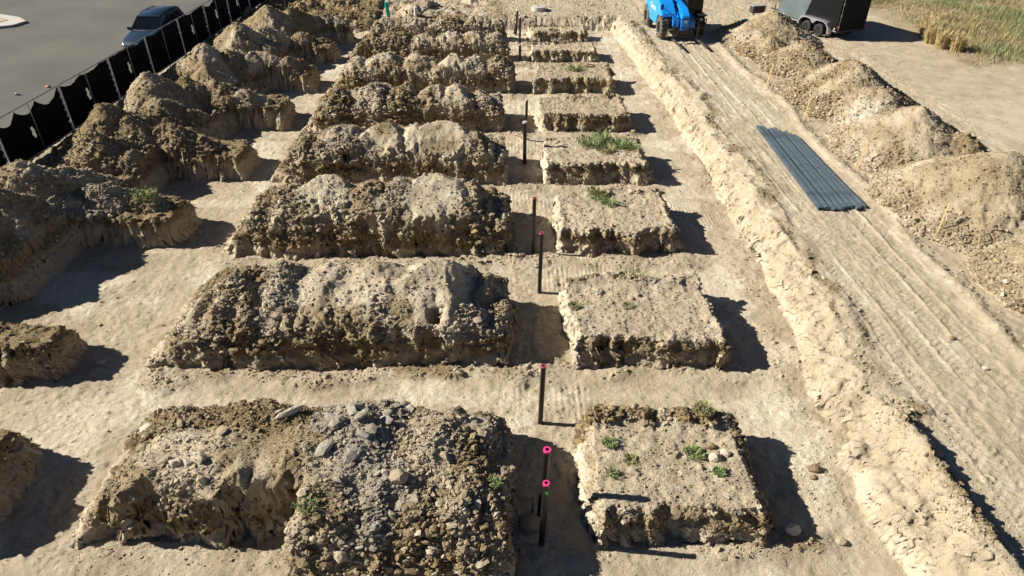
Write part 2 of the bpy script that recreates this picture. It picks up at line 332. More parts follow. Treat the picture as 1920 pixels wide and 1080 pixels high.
desc_c = ['large smooth grey brown heap by the fence at the left edge of the photo',
          'dark brown stony heap by the fence with orange tint, second from left edge',
          'heap by the fence with a rounded tan top, third from the left edge',
          'heap by the fence with a pale crumbling shoulder, fourth from the left edge',
          'tan heap by the fence close to the dark car, fifth from the left edge',
          'farthest heap by the fence, wide with blue grey stones on top',
          'low heap at the lower left edge of the photo behind a dirt ledge']
for i, L in enumerate(CL):
    window(min(q[1] for q in L)-3.4, max(q[1] for q in L)+3.4)
    Hh, kd = dumps([(c0, c1, c2*1.06, c3*.86, c4*.86, c5) for c0, c1, c2, c3, c4, c5 in L], .74, .16, 40+i*2, .05)
    Hh = Hh+.05*n_mid
    edge = np.clip((-(X+wx)-8.9-(.0)), 0, 9)
    Z = np.where(land_is, np.minimum(Hh, grade+land*0+1.1*np.clip(P_left, 0, 1)**1*9), -9)
    Z = np.where(shape(P_left) > .93, np.minimum(Hh, .12+1.05*np.clip(D_left-.15, 0, 9)+.06*n_mid), -9)
    m = (Z > Zg+.03)*(X > -17.0)*(Y > 5)
    m = m.astype(bool)
    mm = claim(m, Z, ('dirt_heap', desc_c[i], 'dirt heap', 'dirt heaps along the screened fence'))
    mixn = fbm(X, Y, 1.4, 4, 430+i)
    put(T, mm, (KT[kd]+.18+.4*mixn).clip(0, 1)); put(P, mm, (KP[kd]*.6).clip(0, 1)); put(G, mm, (KG[kd]+.06+.25*mixn).clip(0, .6)); put(K, mm, (KK[kd]*.9+.4*fbm(X, Y, .7, 3, 490+i)+.25*ss(.9, .3, Z)).clip(.06, 1))

# ---- heaps beside the haul road
RL = [
 [(15.3, 14.4, 1.75, 1.05, 1.15, 0)],
 [(15.1, 19.0, 1.98, 1.1, 1.15, 0), (15.9, 18.0, 1.6, 1, 1, 0)],
 [(14.9, 23.6, 1.72, 1.05, 1.15, 0), (16.0, 22.4, 1.15, .9, 1, 1)],
 [(15.0, 29.2, 1.75, 1.0, 1.35, 4), (15.2, 27.0, 1.3, 1.0, 1.1, 4)],
 [(14.9, 34.2, 1.25, 1.1, 1.5, 4)],
 [(14.9, 39.5, 1.62, 1.15, 1.4, 0), (14.0, 36.6, 1.0, 1.0, 1.2, 1)]]
desc_r = ['sandy heap beside the haul road at the right edge, lowest in the photo',
          'tall smooth sandy heap beside the haul road, nearest whole one at the right edge',
          'tan heap with crumbled far slope painted dark as shade, behind the second wooden stake from the rebar end',
          'reddish brown stony heap beside the haul road above the pale rubble',
          'low reddish heap between the stony heap and the one by the trailer',
          'pale pointed heap beside the haul road in front of the black trailer']
for i, L in enumerate(RL):
    window(min(q[1] for q in L)-4.6, max(q[1] for q in L)+4.6)
    Hh, kd = dumps(L, .66, .14, 60+i*2, .05)
    Z = Hh+.04*n_mid
    m = (Z > Zg+.03)*(X > 11)*(Y > 5)
    mm = claim(m.astype(bool), Z, ('sand_heap', desc_r[i], 'dirt heap', 'dirt heaps beside the haul road'))
    mixn = fbm(X, Y, 1.4, 4, 460+i)
    foot = ss(.9, .2, Z)
    put(T, mm, (KT[kd]*.9+.14+.3*mixn+.35*ss(15.2, 16.2, X)*ss(-.2, .3, mixn)).clip(0, .9)); put(P, mm, (.15+.2*n_mid).clip(0, 1)); put(G, mm, (.12+.2*mixn).clip(0, .4))  # extra brown right of the crest paints the shaded slope into the colour
    put(K, mm, (.17+.55*foot*ss(.4, -.1, (X-14))+.22*mixn+.25*(kd == 4)+.25*ss(15.4, 16.2, X)).clip(.06, 1))
window()
rub = np.exp(-(((X-14.3)/1.0)**2+((Y-25.7)/.9)**2))
P = (P+rub*.9).clip(0, 1); G = (G+rub*.5).clip(0, 1); T = T*(1-rub)

# ---- fine relief everywhere
fine = np.where(owner >= 0, 1.0, .6)
steepish = np.clip(1-np.abs(Zo-FLOOR)/.04, 0, 1)
n_vh = fbm(X, Y, 14., 3, 505, .6)
rel = (.016+.022*K)*n_hi*fine+(.010+.008*K)*n_vh*fine+land_is*(X > 5)*(X < 9)*(depth > .05)*(.03*n_hi+.025*n_mid*ss(.1, .4, depth))*(owner < 0)
kb = ss(.14, .5, K)
rel += clod(X, Y, .30, 501, K*.4)*.35*(owner >= 0)*ss(.3, .6, K)
rel += clod(X, Y, .17, 502, K*.5*kb+.01)*.5
hp = (owner >= 0)*1.0
rel += clod(X, Y, .095, 503, K*.9*ss(.05, .4, K)+.02+.12*hp)*.75
rel += clod(X, Y, .055, 504, K*.9+.07+.35*hp)*.75
asph = X < -17.0
rel = np.where(asph | (np.abs(X) > 49) | (Y > 63), 0, rel)
Zo = np.where(owner >= 0, Zo+rel, Zo); Zg = np.where(owner >= 0, Zg, Zg+rel); Zo = np.where(owner < 0, Zg, Zo)
T = T.clip(0, 1); P = P.clip(0, 1); G = G.clip(0, 1)
# horizontal ragging of steep faces
gy, gx = np.gradient(Zo); gy = gy/np.gradient(ys)[:, None]; gx = gx/np.gradient(xs)[None, :]
st = ss(.7, 2.0, np.hypot(gx, gy))
offx = (st*.11*fbm(Y+Zo*2.3, Zo*2.2+X*.2, 3.1, 4, 601, .6)).astype(np.float32)
offy = (st*.12*fbm(X+Zo*.6, Zo*2.0+Y*.2, 3.3, 4, 602, .6)).astype(np.float32)

# ------------------------------------------------------------------ materials
def mat(name, col, rough=.7, metal=0, bump=0, bscale=40, var=0, vscale=6, emit=None, spec=.5, coat=0):
    m = bpy.data.materials.new(name); m.use_nodes = True; n = m.node_tree; b = n.nodes['Principled BSDF']
    b.inputs['Base Color'].default_value = (*col, 1); b.inputs['Roughness'].default_value = rough; b.inputs['Metallic'].default_value = metal
    b.inputs['Specular IOR Level'].default_value = spec; b.inputs['Coat Weight'].default_value = coat
    tc = n.nodes.new('ShaderNodeTexCoord')
    if var:
        t = n.nodes.new('ShaderNodeTexNoise'); t.inputs['Scale'].default_value = vscale; t.inputs['Detail'].default_value = 6
        r = n.nodes.new('ShaderNodeValToRGB'); r.color_ramp.elements[0].position = .3; r.color_ramp.elements[1].position = .7
        r.color_ramp.elements[0].color = (*[c*(1-var) for c in col], 1); r.color_ramp.elements[1].color = (*[min(1, c*(1+var)) for c in col], 1)
        n.links.new(tc.outputs['Object'], t.inputs['Vector']); n.links.new(t.outputs['Fac'], r.inputs[0]); n.links.new(r.outputs[0], b.inputs['Base Color'])
    if bump:
        t = n.nodes.new('ShaderNodeTexNoise'); t.inputs['Scale'].default_value = bscale; t.inputs['Detail'].default_value = 5
        bp = n.nodes.new('ShaderNodeBump'); bp.inputs['Strength'].default_value = bump; bp.inputs['Distance'].default_value = .01
        n.links.new(tc.outputs['Object'], t.inputs['Vector']); n.links.new(t.outputs['Fac'], bp.inputs['Height']); n.links.new(bp.outputs[0], b.inputs['Normal'])
    if emit:
        b.inputs['Emission Color'].default_value = (*emit[:3], 1); b.inputs['Emission Strength'].default_value = emit[3]
    return m
def soil_mat():
    m = bpy.data.materials.new('soil'); m.use_nodes = True; n = m.node_tree; L = n.links; b = n.nodes['Principled BSDF']
    b.inputs['Roughness'].default_value = .95; b.inputs['Specular IOR Level'].default_value = .15
    at = n.nodes.new('ShaderNodeVertexColor'); at.layer_name = 'kind'
    sp = n.nodes.new('ShaderNodeSeparateColor'); L.new(at.outputs['Color'], sp.inputs[0])
    g = n.nodes.new('ShaderNodeNewGeometry')
    def noise(sc, det=6, ro=.6):
        t = n.nodes.new('ShaderNodeTexNoise'); t.inputs['Scale'].default_value = sc; t.inputs['Detail'].default_value = det; t.inputs['Roughness'].default_value = ro
        L.new(g.outputs['Position'], t.inputs['Vector']); return t.outputs['Fac']
    def ramp(f, stops):
        r = n.nodes.new('ShaderNodeValToRGB'); e = r.color_ramp.elements
        while len(e) < len(stops): e.new(.5)
        for q, (p, c) in zip(e, stops): q.position = p; q.color = (*c, 1)
        L.new(f, r.inputs[0]); return r.outputs[0]
    def mix(f, a, c, mode='MIX'):
        x = n.nodes.new('ShaderNodeMix'); x.data_type = 'RGBA'; x.blend_type = mode
        if isinstance(f, float): x.inputs[0].default_value = f
        else: L.new(f, x.inputs[0])
        L.new(a, x.inputs[6]); L.new(c, x.inputs[7]); return x.outputs[2]
    def mth(op, a, c, cl=False):
        x = n.nodes.new('ShaderNodeMath'); x.operation = op; x.use_clamp = cl
        for k, v in enumerate((a, c)):
            if isinstance(v, (int, float)): x.inputs[k].default_value = v
            else: L.new(v, x.inputs[k])
        return x.outputs[0]
    n1 = noise(1.1); n2 = noise(9.0, 8, .65); n3 = noise(45., 4)
    tan = ramp(n1, [(.3, (.425, .345, .238)), (.5, (.515, .428, .302)), (.7, (.59, .502, .368))])
    brown = ramp(n2, [(.25, (.135, .094, .046)), (.5, (.29, .214, .115)), (.75, (.47, .37, .225))])
    pale = ramp(n2, [(.3, (.56, .475, .35)), (.6, (.72, .63, .475))])
    grey = ramp(n2, [(.3, (.20, .18, .145)), (.5, (.35, .32, .27)), (.7, (.54, .50, .43))])
    def edge(ch, k):        # break the mask edge with noise
        v = mth('ADD', sp.outputs[ch], mth('MULTIPLY', mth('SUBTRACT', n2, .5), k))
        mr = n.nodes.new('ShaderNodeMapRange'); mr.interpolation_type = 'SMOOTHSTEP'; L.new(v, mr.inputs[0]); mr.inputs[1].default_value = .12; mr.inputs[2].default_value = .88
        return mr.outputs[0]
    c = mix(edge(1, .8), tan, pale); c = mix(edge(0, .9), c, brown); c = mix(mth('MULTIPLY', edge(2, .9), .85), c, grey)
    c = mix(.5, c, ramp(n3, [(.3, (.50, .49, .48)), (.7, (1, 1, 1))]), 'MULTIPLY')
    # random tint of each loose clod, stored in alpha
    rt = n.nodes.new('ShaderNodeMapRange'); L.new(at.outputs['Alpha'], rt.inputs[0]); rt.inputs[3].default_value = .72; rt.inputs[4].default_value = 1.28
    cb = n.nodes.new('ShaderNodeCombineColor'); [L.new(rt.outputs[0], cb.inputs[k]) for k in range(3)]
    c = mix(1.0, c, cb.outputs[0], 'MULTIPLY')
    L.new(c, b.inputs['Base Color'])
    hsum = mth('ADD', mth('MULTIPLY', noise(28., 6, .7), 1.0), mth('MULTIPLY', noise(110., 3), .35))
    bp = n.nodes.new('ShaderNodeBump'); bp.inputs['Strength'].default_value = .9; bp.inputs['Distance'].default_value = .045
    L.new(hsum, bp.inputs['Height']); L.new(bp.outputs[0], b.inputs['Normal'])
    return m
SOIL = soil_mat()

# ------------------------------------------------------------------ loose clods (flat shaded lumps)
def ico():
    bm = bmesh.new(); bmesh.ops.create_icosphere(bm, subdivisions=1, radius=1)
    v = np.array([q.co[:] for q in bm.verts], np.float32); f = np.array([[q.index for q in t.verts] for t in bm.faces], np.int32)
    bm.free(); return v, f
IV, IF = ico()
NV = []
for k in range(12):
    r = np.random.default_rng(k+50)
    v = IV*(1+.30*r.standard_normal((len(IV), 1)).clip(-1.2, 1.2))
    v *= np.array([1, r.uniform(.65, 1), r.uniform(.5, .8)])
    if k % 3 == 0:   # a slab
        v[:, 2] *= .45
    NV.append(v.astype(np.float32))
NV = np.array(NV)
BV = np.array([[-1, -1, -1], [1, -1, -1], [1, 1, -1], [-1, 1, -1], [-1, -1, 1], [1, -1, 1], [1, 1, 1], [-1, 1, 1]], np.float32)
BF = np.array([[0, 2, 1], [0, 3, 2], [4, 5, 6], [4, 6, 7], [0, 1, 5], [0, 5, 4], [1, 2, 6], [1, 6, 5], [2, 3, 7], [2, 7, 6], [3, 0, 4], [3, 4, 7]], np.int32)
NB = []
for k in range(16):
    r = np.random.default_rng(k+90); v = BV*.72+r.standard_normal((8, 3)).clip(-1.3, 1.3)*.24; v *= np.array([1, r.uniform(.6, 1), r.uniform(.45, .8)]); NB.append(v.astype(np.float32))
NB = np.array(NB)
def rocks(px, py, pz, size, col, r, big):
    """returns verts, tris, colours for N lumps"""
    N = len(px); SRC, FF = (NV, IF) if big else (NB, BF); nv = SRC.shape[1]
    V = SRC[r.integers(0, len(SRC), N)].copy()
    a = r.uniform(0, 2*math.pi, N); t = r.uniform(-.6, .6, N)
    ca, sa, ct, st_ = np.cos(a), np.sin(a), np.cos(t), np.sin(t)
    x, y, z = V[..., 0], V[..., 1], V[..., 2]
    y2 = y*ct[:, None]-z*st_[:, None]; z2 = y*st_[:, None]+z*ct[:, None]
    x3 = x*ca[:, None]-y2*sa[:, None]; y3 = x*sa[:, None]+y2*ca[:, None]
    s = size[:, None]
    out = np.stack([px[:, None]+x3*s, py[:, None]+y3*s, pz[:, None]+z2*s+s*.15], -1).reshape(-1, 3)
    F = (FF[None]+(np.arange(N)*nv)[:, None, None]).reshape(-1, 3)
    return out, F, np.repeat(col, nv, 0)

XF, YF = X+offx, Y+offy
# candidates chosen by density per grid cell area
area = np.gradient(ys)[:, None]*np.gradient(xs)[None, :]
vis = (Y > 5.8)*(Y < 52)*(X > -17)*(X < 24)*(np.abs(X) < 3.5+Y*.80)
face = ss(.6, 1.5, np.hypot(gx, gy))*((owner >= 0) | (X < -8.5))*ss(-.62, -.4, Zo)*(Zo < .25)
dens = (np.clip(K, 0, 1)**1.7*24+.35)*vis*np.clip(11/np.maximum(Y, 6), .22, 1.4)
dens = dens+vis*((owner >= 0)*5.0+(X > 7.4)*(X < 9.)*2.0)*np.clip(11/np.maximum(Y, 6), .25, 1.4)
dens = dens+vis*face*13*np.clip(K+.35, 0, 1)*np.clip(16/np.maximum(Y, 6), .3, 1)
dens *= np.where(Y > 46, .6, 1)
pdf = (dens*area).ravel(); tot = pdf.sum(); NR = 240000; print('ROCKS', tot, NR)
cdf = np.cumsum(pdf)/tot
idx = np.searchsorted(cdf, rng.random(NR)); idx = np.clip(idx, 0, X.size-1)
rowi, coli = idx//NX, idx % NX
rx = XF.ravel()[idx]+rng.uniform(-.5, .5, NR)*area.ravel()[idx]**.5; ry = YF.ravel()[idx]+rng.uniform(-.5, .5, NR)*area.ravel()[idx]**.5
rz = Zo.ravel()[idx]
rs = .0088*np.exp(rng.standard_normal(NR)*.62)*(.8+1.1*K.ravel()[idx])*(.80+Y.ravel()[idx]*.024)
rs = np.clip(rs, .010, .15)
fm = face.ravel()[idx] > .3
rs = np.where(fm, rs*1.4, rs).clip(0, .11)
bigk = (rng.random(NR) < .004)*(K.ravel()[idx] > .3)*(Y.ravel()[idx] < 26); rs = np.where(bigk, rng.uniform(.06, .13, NR), rs)
ro = owner.ravel()[idx]
rt = rng.random(NR)
rT, rP, rG = T.ravel()[idx], P.ravel()[idx], G.ravel()[idx]
u = rng.random(NR)
rT = np.where(u < .14, rT*.3, rT); rP = np.where(u < .05, .8, rP)
rcol = np.stack([rT, rP, rG, .36+.32*rt], -1).astype(np.float32)

def mesh_from(name, co, quads, tris, cols, smooth=True, mats=(SOIL,)):
    me = bpy.data.meshes.new(name)
    nq, ntr = len(quads), len(tris)
    me.vertices.add(len(co)); me.vertices.foreach_set('co', np.ascontiguousarray(co, np.float32).ravel())
    loops = np.concatenate([quads.ravel(), tris.ravel()]).astype(np.int32)
    me.loops.add(len(loops)); me.loops.foreach_set('vertex_index', loops)
    me.polygons.add(nq+ntr)
    starts = np.concatenate([np.arange(nq)*4, nq*4+np.arange(ntr)*3]).astype(np.int32)
    me.polygons.foreach_set('loop_start', starts)
    me.polygons.foreach_set('use_smooth', np.concatenate([np.ones(nq, bool), np.zeros(ntr, bool)]))
    if cols is not None:
        ca = me.color_attributes.new('kind', 'FLOAT_COLOR', 'POINT'); ca.data.foreach_set('color', np.ascontiguousarray(cols, np.float32).ravel())
    for m in mats: me.materials.append(m)
    me.update(calc_edges=True); me.validate()
    return me
def tag(o, label=None, cat=None, group=None, kind=None):
    if label: o['label'] = label
    if cat: o['category'] = cat
    if group: o['group'] = group
    if kind: o['kind'] = kind
    return o
def link(name, me, parent=None):
    o = bpy.data.objects.new(name, me); C.objects.link(o)
    if parent: o.parent = parent
    return o
COLS = np.stack([T, P, G, np.full_like(T, .5)], -1).astype(np.float32)
quad_i = (np.arange(NY-1)[:, None]*NX+np.arange(NX-1)[None, :])
def build_owner(k):
    if k < 0:
        Zk = np.where(owner < 0, Zo, Zg); q = quad_i.ravel()
        keep = np.ones(len(q), bool)
    else:
        mk = owner == k
        Zk = np.where(mk, Zo, np.minimum(Zg, Zo)-.03)
        any4 = mk[:-1, :-1] | mk[1:, :-1] | mk[:-1, 1:] | mk[1:, 1:]
        q = quad_i[any4]
    Q = np.stack([q, q+1, q+NX+1, q+NX], -1)
    used, inv = np.unique(Q, return_inverse=True)
    Qn = inv.reshape(Q.shape)
    co = np.stack([XF.ravel()[used], YF.ravel()[used], Zk.ravel()[used]], -1)
    col = COLS.reshape(-1, 4)[used]
    sel = ro == k
    f = np.zeros((0, 3), np.int32)
    for big in (0, 1):
        sl = sel & ((rs > .058) == bool(big))
        if sl.any():
            v, f2, c = rocks(rx[sl], ry[sl], rz[sl], rs[sl], rcol[sl], np.random.default_rng(900+k), big)
            f = np.concatenate([f, f2+len(co)]); co = np.concatenate([co, v]); col = np.concatenate([col, c])
    return co, Qn, f, col
co, q, f, col = build_owner(-1)
ground = link('ground', mesh_from('ground', co, q, f, col)); tag(ground, 'tan excavated ground with trench floors, cut walls and haul road', kind='structure')
for k, (nm, lab, cat, grp) in enumerate(OBJ):
    co, q, f, col = build_owner(k)
    if len(q) == 0: print('EMPTY', lab); continue
    tag(link(nm, mesh_from(nm, co, q, f, col)), lab, cat, grp)
def zat(x, y):
    i = np.clip(np.searchsorted(xs, x), 1, NX-1); j = np.clip(np.searchsorted(ys, y), 1, NY-1)
    return float(min(Zo[j-1, i-1], Zo[j, i]))

# ------------------------------------------------------------------ object kit
class MB:
    def __init__(s): s.bm = bmesh.new()
    def box(s, c, d, rot=None, bev=0):
        r = bmesh.ops.create_cube(s.bm, size=1); vs = r['verts']
        M = Matrix.Translation(c) @ (rot.to_4x4() if rot else Matrix()) @ Matrix.Diagonal((*d, 1))
        bmesh.ops.transform(s.bm, matrix=M, verts=vs)
        if bev:
            es = list({e for v in vs for e in v.link_edges}); bmesh.ops.bevel(s.bm, geom=es, offset=bev, segments=2, affect='EDGES')
        return s
    def cyl(s, a, b, r0, r1=None, n=12):
        a, b = Vector(a), Vector(b); d = b-a
        r = bmesh.ops.create_cone(s.bm, cap_ends=True, segments=n, radius1=r0, radius2=r0 if r1 is None else r1, depth=d.length)
        M = Matrix.Translation((a+b)/2) @ d.to_track_quat('Z', 'Y').to_matrix().to_4x4()
        bmesh.ops.transform(s.bm, matrix=M, verts=r['verts']); return s
    def tube(s, pts, r, n=8):
        pts = [Vector(p) for p in pts]; rings = []
        for i, p in enumerate(pts):
            t = (pts[min(i+1, len(pts)-1)]-pts[max(i-1, 0)]).normalized(); q = t.to_track_quat('Z', 'Y')
            rings.append([s.bm.verts.new(p+q @ Vector((r*math.cos(k*2*math.pi/n), r*math.sin(k*2*math.pi/n), 0))) for k in range(n)])
        for A, B_ in zip(rings, rings[1:]):
            for k in range(n): s.bm.faces.new((A[k], A[(k+1) % n], B_[(k+1) % n], B_[k]))
        s.bm.faces.new(rings[0][::-1]); s.bm.faces.new(rings[-1]); return s
    def prism(s, pts, ext):
        ext = Vector(ext); a = [s.bm.verts.new(p) for p in pts]; b = [s.bm.verts.new(Vector(p)+ext) for p in pts]; n = len(a)
        s.bm.faces.new(a); s.bm.faces.new(b[::-1])
        for k in range(n): s.bm.faces.new((a[k], b[k], b[(k+1) % n], a[(k+1) % n]))
        return s
    def loft(s, rings, close=True, caps=True):
        R_ = [[s.bm.verts.new(p) for p in r] for r in rings]; n = len(R_[0])
        for A, B_ in zip(R_, R_[1:]):
            for k in range(n if close else n-1): s.bm.faces.new((A[k], A[(k+1) % n], B_[(k+1) % n], B_[k]))
        if caps: s.bm.faces.new(R_[0][::-1]); s.bm.faces.new(R_[-1])
        return s
    def out(s, name, m, parent=None, smooth=False, auto=None):
        bmesh.ops.recalc_face_normals(s.bm, faces=s.bm.faces)
        me = bpy.data.meshes.new(name); s.bm.to_mesh(me); s.bm.free(); me.materials.append(m)
        if smooth:
            me.polygons.foreach_set('use_smooth', [True]*len(me.polygons))
            try: me.set_sharp_from_angle(angle=R(auto or 35))
            except Exception: pass
        return link(name, me, parent)
def thing(name, label, cat, loc, rz=0, group=None):
    o = bpy.data.objects.new(name, None); C.objects.link(o); o.location = loc; o.rotation_euler = (0, 0, rz); o.empty_display_size = .2
    return tag(o, label, cat, group)
def copy_tree(o, parent=None):
    c = o.copy(); C.objects.link(c)
    if parent: c.parent = parent
    for ch in list(o.children): copy_tree(ch, c)
    return c

BLACK = mat('black_paint', (.012, .012, .013), .45); STEEL = mat('galvanised', (.34, .35, .36), .45, .8, var=.15, vscale=20)
RUBBER = mat('rubber', (.022, .021, .020), .85, bump=.3, bscale=60, var=.5, vscale=5); PALERUB = mat('pale_rubber', (.10, .085, .065), .95, var=.4, vscale=9)
BLUE = mat('blue_paint', (.010, .27, .78), .35, coat=.3, var=.10, vscale=3); DKSTEEL = mat('dark_steel', (.03, .03, .032), .55, .4, var=.3, vscale=9)
GLASS = mat('dark_glass', (.006, .008, .010), .12, spec=.25); WOOD = mat('lath', (.55, .36, .16), .8, var=.15, vscale=12)
PIPE = mat('pipe_black', (.012, .0085, .008), .42, var=.4, vscale=4); PINK = mat('pink_tape', (.85, .05, .22), .6); PINKD = mat('faded_pink_tape', (.42, .06, .13), .7); GREENT = mat('green_tape', (.08, .45, .12), .6)
WHITE = mat('white_plastic', (.72, .70, .66), .5); CONC = mat('concrete', (.46, .43, .38), .9, bump=.5, bscale=30, var=.12, vscale=9)

# ---- asphalt road, kerb and island
ROADM = mat('asphalt', (.094, .090, .074), .9, bump=.8, bscale=90, var=.22, vscale=.25)
n = ROADM.node_tree
b_ = MB(); b_.bm.faces.new([b_.bm.verts.new(p) for p in ((-300, -60, -.055), (-17.62, -60, -.055), (-17.62, 300, -.055), (-300, 300, -.055))])
tag(b_.out('road', ROADM), 'grey olive asphalt road beyond the screened fence', kind='structure')
b_ = MB().box((-17.54, 60, -.02), (.16, 240, .22)); tag(b_.out('kerb', CONC), 'pale concrete kerb strip along the asphalt road', kind='structure')
b_ = MB()
pts = [(-30.3, 42.6), (-29.4, 43.2), (-29.2, 44.2), (-30.2, 45.2), (-33, 46.6), (-36, 47.4), (-40, 47), (-40, 42.8), (-34, 42.2)]
b_.prism([(x, y, -.06) for x, y in pts], (0, 0, .14)); tag(b_.out('kerb_island', CONC), 'pale concrete kerb island on the asphalt at the upper left', kind='structure')
b_ = MB(); b_.prism([(-34+(x+34)*.75, 44.6+(y-44.6)*.6, .075) for x, y in pts], (0, 0, .03)); tag(b_.out('gravel_bed', mat('sand_bed', (.40, .31, .20), .95, bump=.6)), 'sandy bed inside the concrete island', kind='structure')

# ---- screened fence panels
SCREEN = mat('screen_cloth', (.0065, .0065, .0075), .95, spec=.1)
def fence_panel(lab, x, y, ang, L, sag, seed):
    r = random.Random(seed)
    t = thing('site_fence', lab, 'fence panel', (x, y, 0), ang, 'screened fence panels beside the road')
    f = MB(); [f.cyl((q, 0, 0), (q, 0, 1.86), .022) for q in (.04, L-.04)]
    f.cyl((.04, 0, 1.85), (L-.04, 0, 1.85), .021); f.cyl((.04, 0, .12), (L-.04, 0, .12), .02); f.out('frame', STEEL, t, True)
    MB().cyl((L/2, 0, .1), (L/2, 0, 1.85), .017).out('mid_post', STEEL, t, True)
    for q in (.04, L-.04): MB().box((q, 0, .02), (.06, .6, .03)).out('foot', DKSTEEL, t)
    bm = bmesh.new(); nx, nz = 240, 90; V = []
    for i in range(nx+1):
        u = i/nx; xx = .05+u*(L-.1)
        top = 1.80
        for (a, c_, dpt) in sag:
            if a < u < c_: top -= dpt*math.sin(math.pi*(u-a)/(c_-a))**.8
        V.append([bm.verts.new((xx, .03+.018*math.sin(u*23+seed)*math.sin(k*.5+seed)+.012*math.sin(u*61), .05+(top-.05)*k/nz)) for k in range(nz+1)])
    hx = .5-.05 + r.uniform(-.01, .02)
    for i in range(nx):
        for k in range(nz):
            u = (i+.5)/nx; z = .05+1.75*(k+.5)/nz
            if ((u-hx)*L/.085)**2+((z-1.0)/.25)**2 < 1: continue
            bm.faces.new((V[i][k], V[i+1][k], V[i+1][k+1], V[i][k+1]))
    me = bpy.data.meshes.new('screen'); bm.to_mesh(me); bm.free(); me.materials.append(SCREEN); link('screen', me, t)
    # torn flap hanging beside the wind hole
    b = MB(); b.prism([(hx*L+.09, .045, .80), (hx*L+.15, .07, .78), (hx*L+.16, .08, 1.05), (hx*L+.10, .05, 1.25)], (0, .006, 0)); b.out('wind_flap', SCREEN, t)
    for q in (.04, .25*L, .75*L, L-.04): MB().cyl((q, 0, 1.86-.03), (q, .03, 1.80), .008, n=6).out('tie', STEEL, t)
    return t
FX = [14.8, 18.4, 22.0, 25.9, 29.6, 33.0, 36.6, 40.0, 43.4, 46.9, 50.3]
def fxx(y): return -17.15+.026*(y-14)
ln = ['below the frame edge on the left', 'at the left edge of the photo with deep sagging cloth', 'with two deep scallops, first whole one from the left', 'second whole one from the left, behind the stony heap', 'in front of the dark car bonnet', 'beside the dark car windscreen', 'just behind the dark car', 'beside the tan heap, two behind the car', 'second from the far end of the screened run', 'at the far end of the screened run']
for i in range(len(FX)-1):
    y0_, y1_ = FX[i], FX[i+1]; xa, xb = fxx(y0_), fxx(y1_); L = math.hypot(xb-xa, y1_-y0_)
    sg = [[], [(.0, .42, .22), (.42, .78, .30), (.78, 1, .1)], [(.0, .30, .34), (.30, .62, .30), (.62, .98, .36)], [(.02, .4, .17), (.4, .8, .10)], [(.5, .98, .12)], [(.1, .5, .08)], [(.3, .7, .06)], [(0, .45, .2)], [], []][i]
    fence_panel('black screened fence panel '+ln[i], xa, y0_, math.atan2(y1_-y0_, xb-xa), L-.02, sg, i*3+1)
t = thing('fence_post', 'rusty brown steel post standing at the end of the screened fence', 'post', (-13.9, 46.6, 0)); MB().cyl((0, 0, -.1), (0, 0, 1.6), .05).out('shaft', mat('rust', (.09, .03, .02), .8), t, True)

# ---- black riser pipes in the corridor
PB = [(.63, 7.6, .91, .68, .055, 1, 1, 'nearest black riser pipe, with pink rim and a green tape patch'),
      (.63, 8.2, 1.06, .74, .065, 1, 0, 'tall black riser pipe with bright pink rim just behind the green taped one'),
      (.75, 10.62, .88, .79, .055, 1, 0, 'black riser pipe with red pink rim between the first and second block rows'),
      (.96, 15.58, 1.18, .99, .055, 1, 0, 'slightly leaning black riser pipe in front of the pale two crested mound'),
      (.88, 17.72, 1.13, .88, .055, 1, 0, 'thin topped black riser pipe beside the third earth block corner'),
      (.81, 24.34, .92, .79, .07, 0, 0, 'thick black riser pipe with pale collar beside the big weed patch block'),
      (.90, 26.6, 1.0, .95, .05, 0, 0, 'slim black riser pipe rising behind the thick collared one'),
      (.93, 37.74, .24, .92, .075, 0, 0, 'short thick black riser pipe with white collar near the far end'),
      (.97, 40.2, 1.1, .99, .06, 0, 0, 'tall slim black riser pipe behind the short thick far one'),
      (.80, 43.6, .75, .93, .065, 0, 2, 'far black riser pipe with a white top cap at the end wall'),
      (.70, 43.9, .0, .88, .065, 0, 2, 'shorter far black riser pipe with white cap, leftmost at the end wall')]
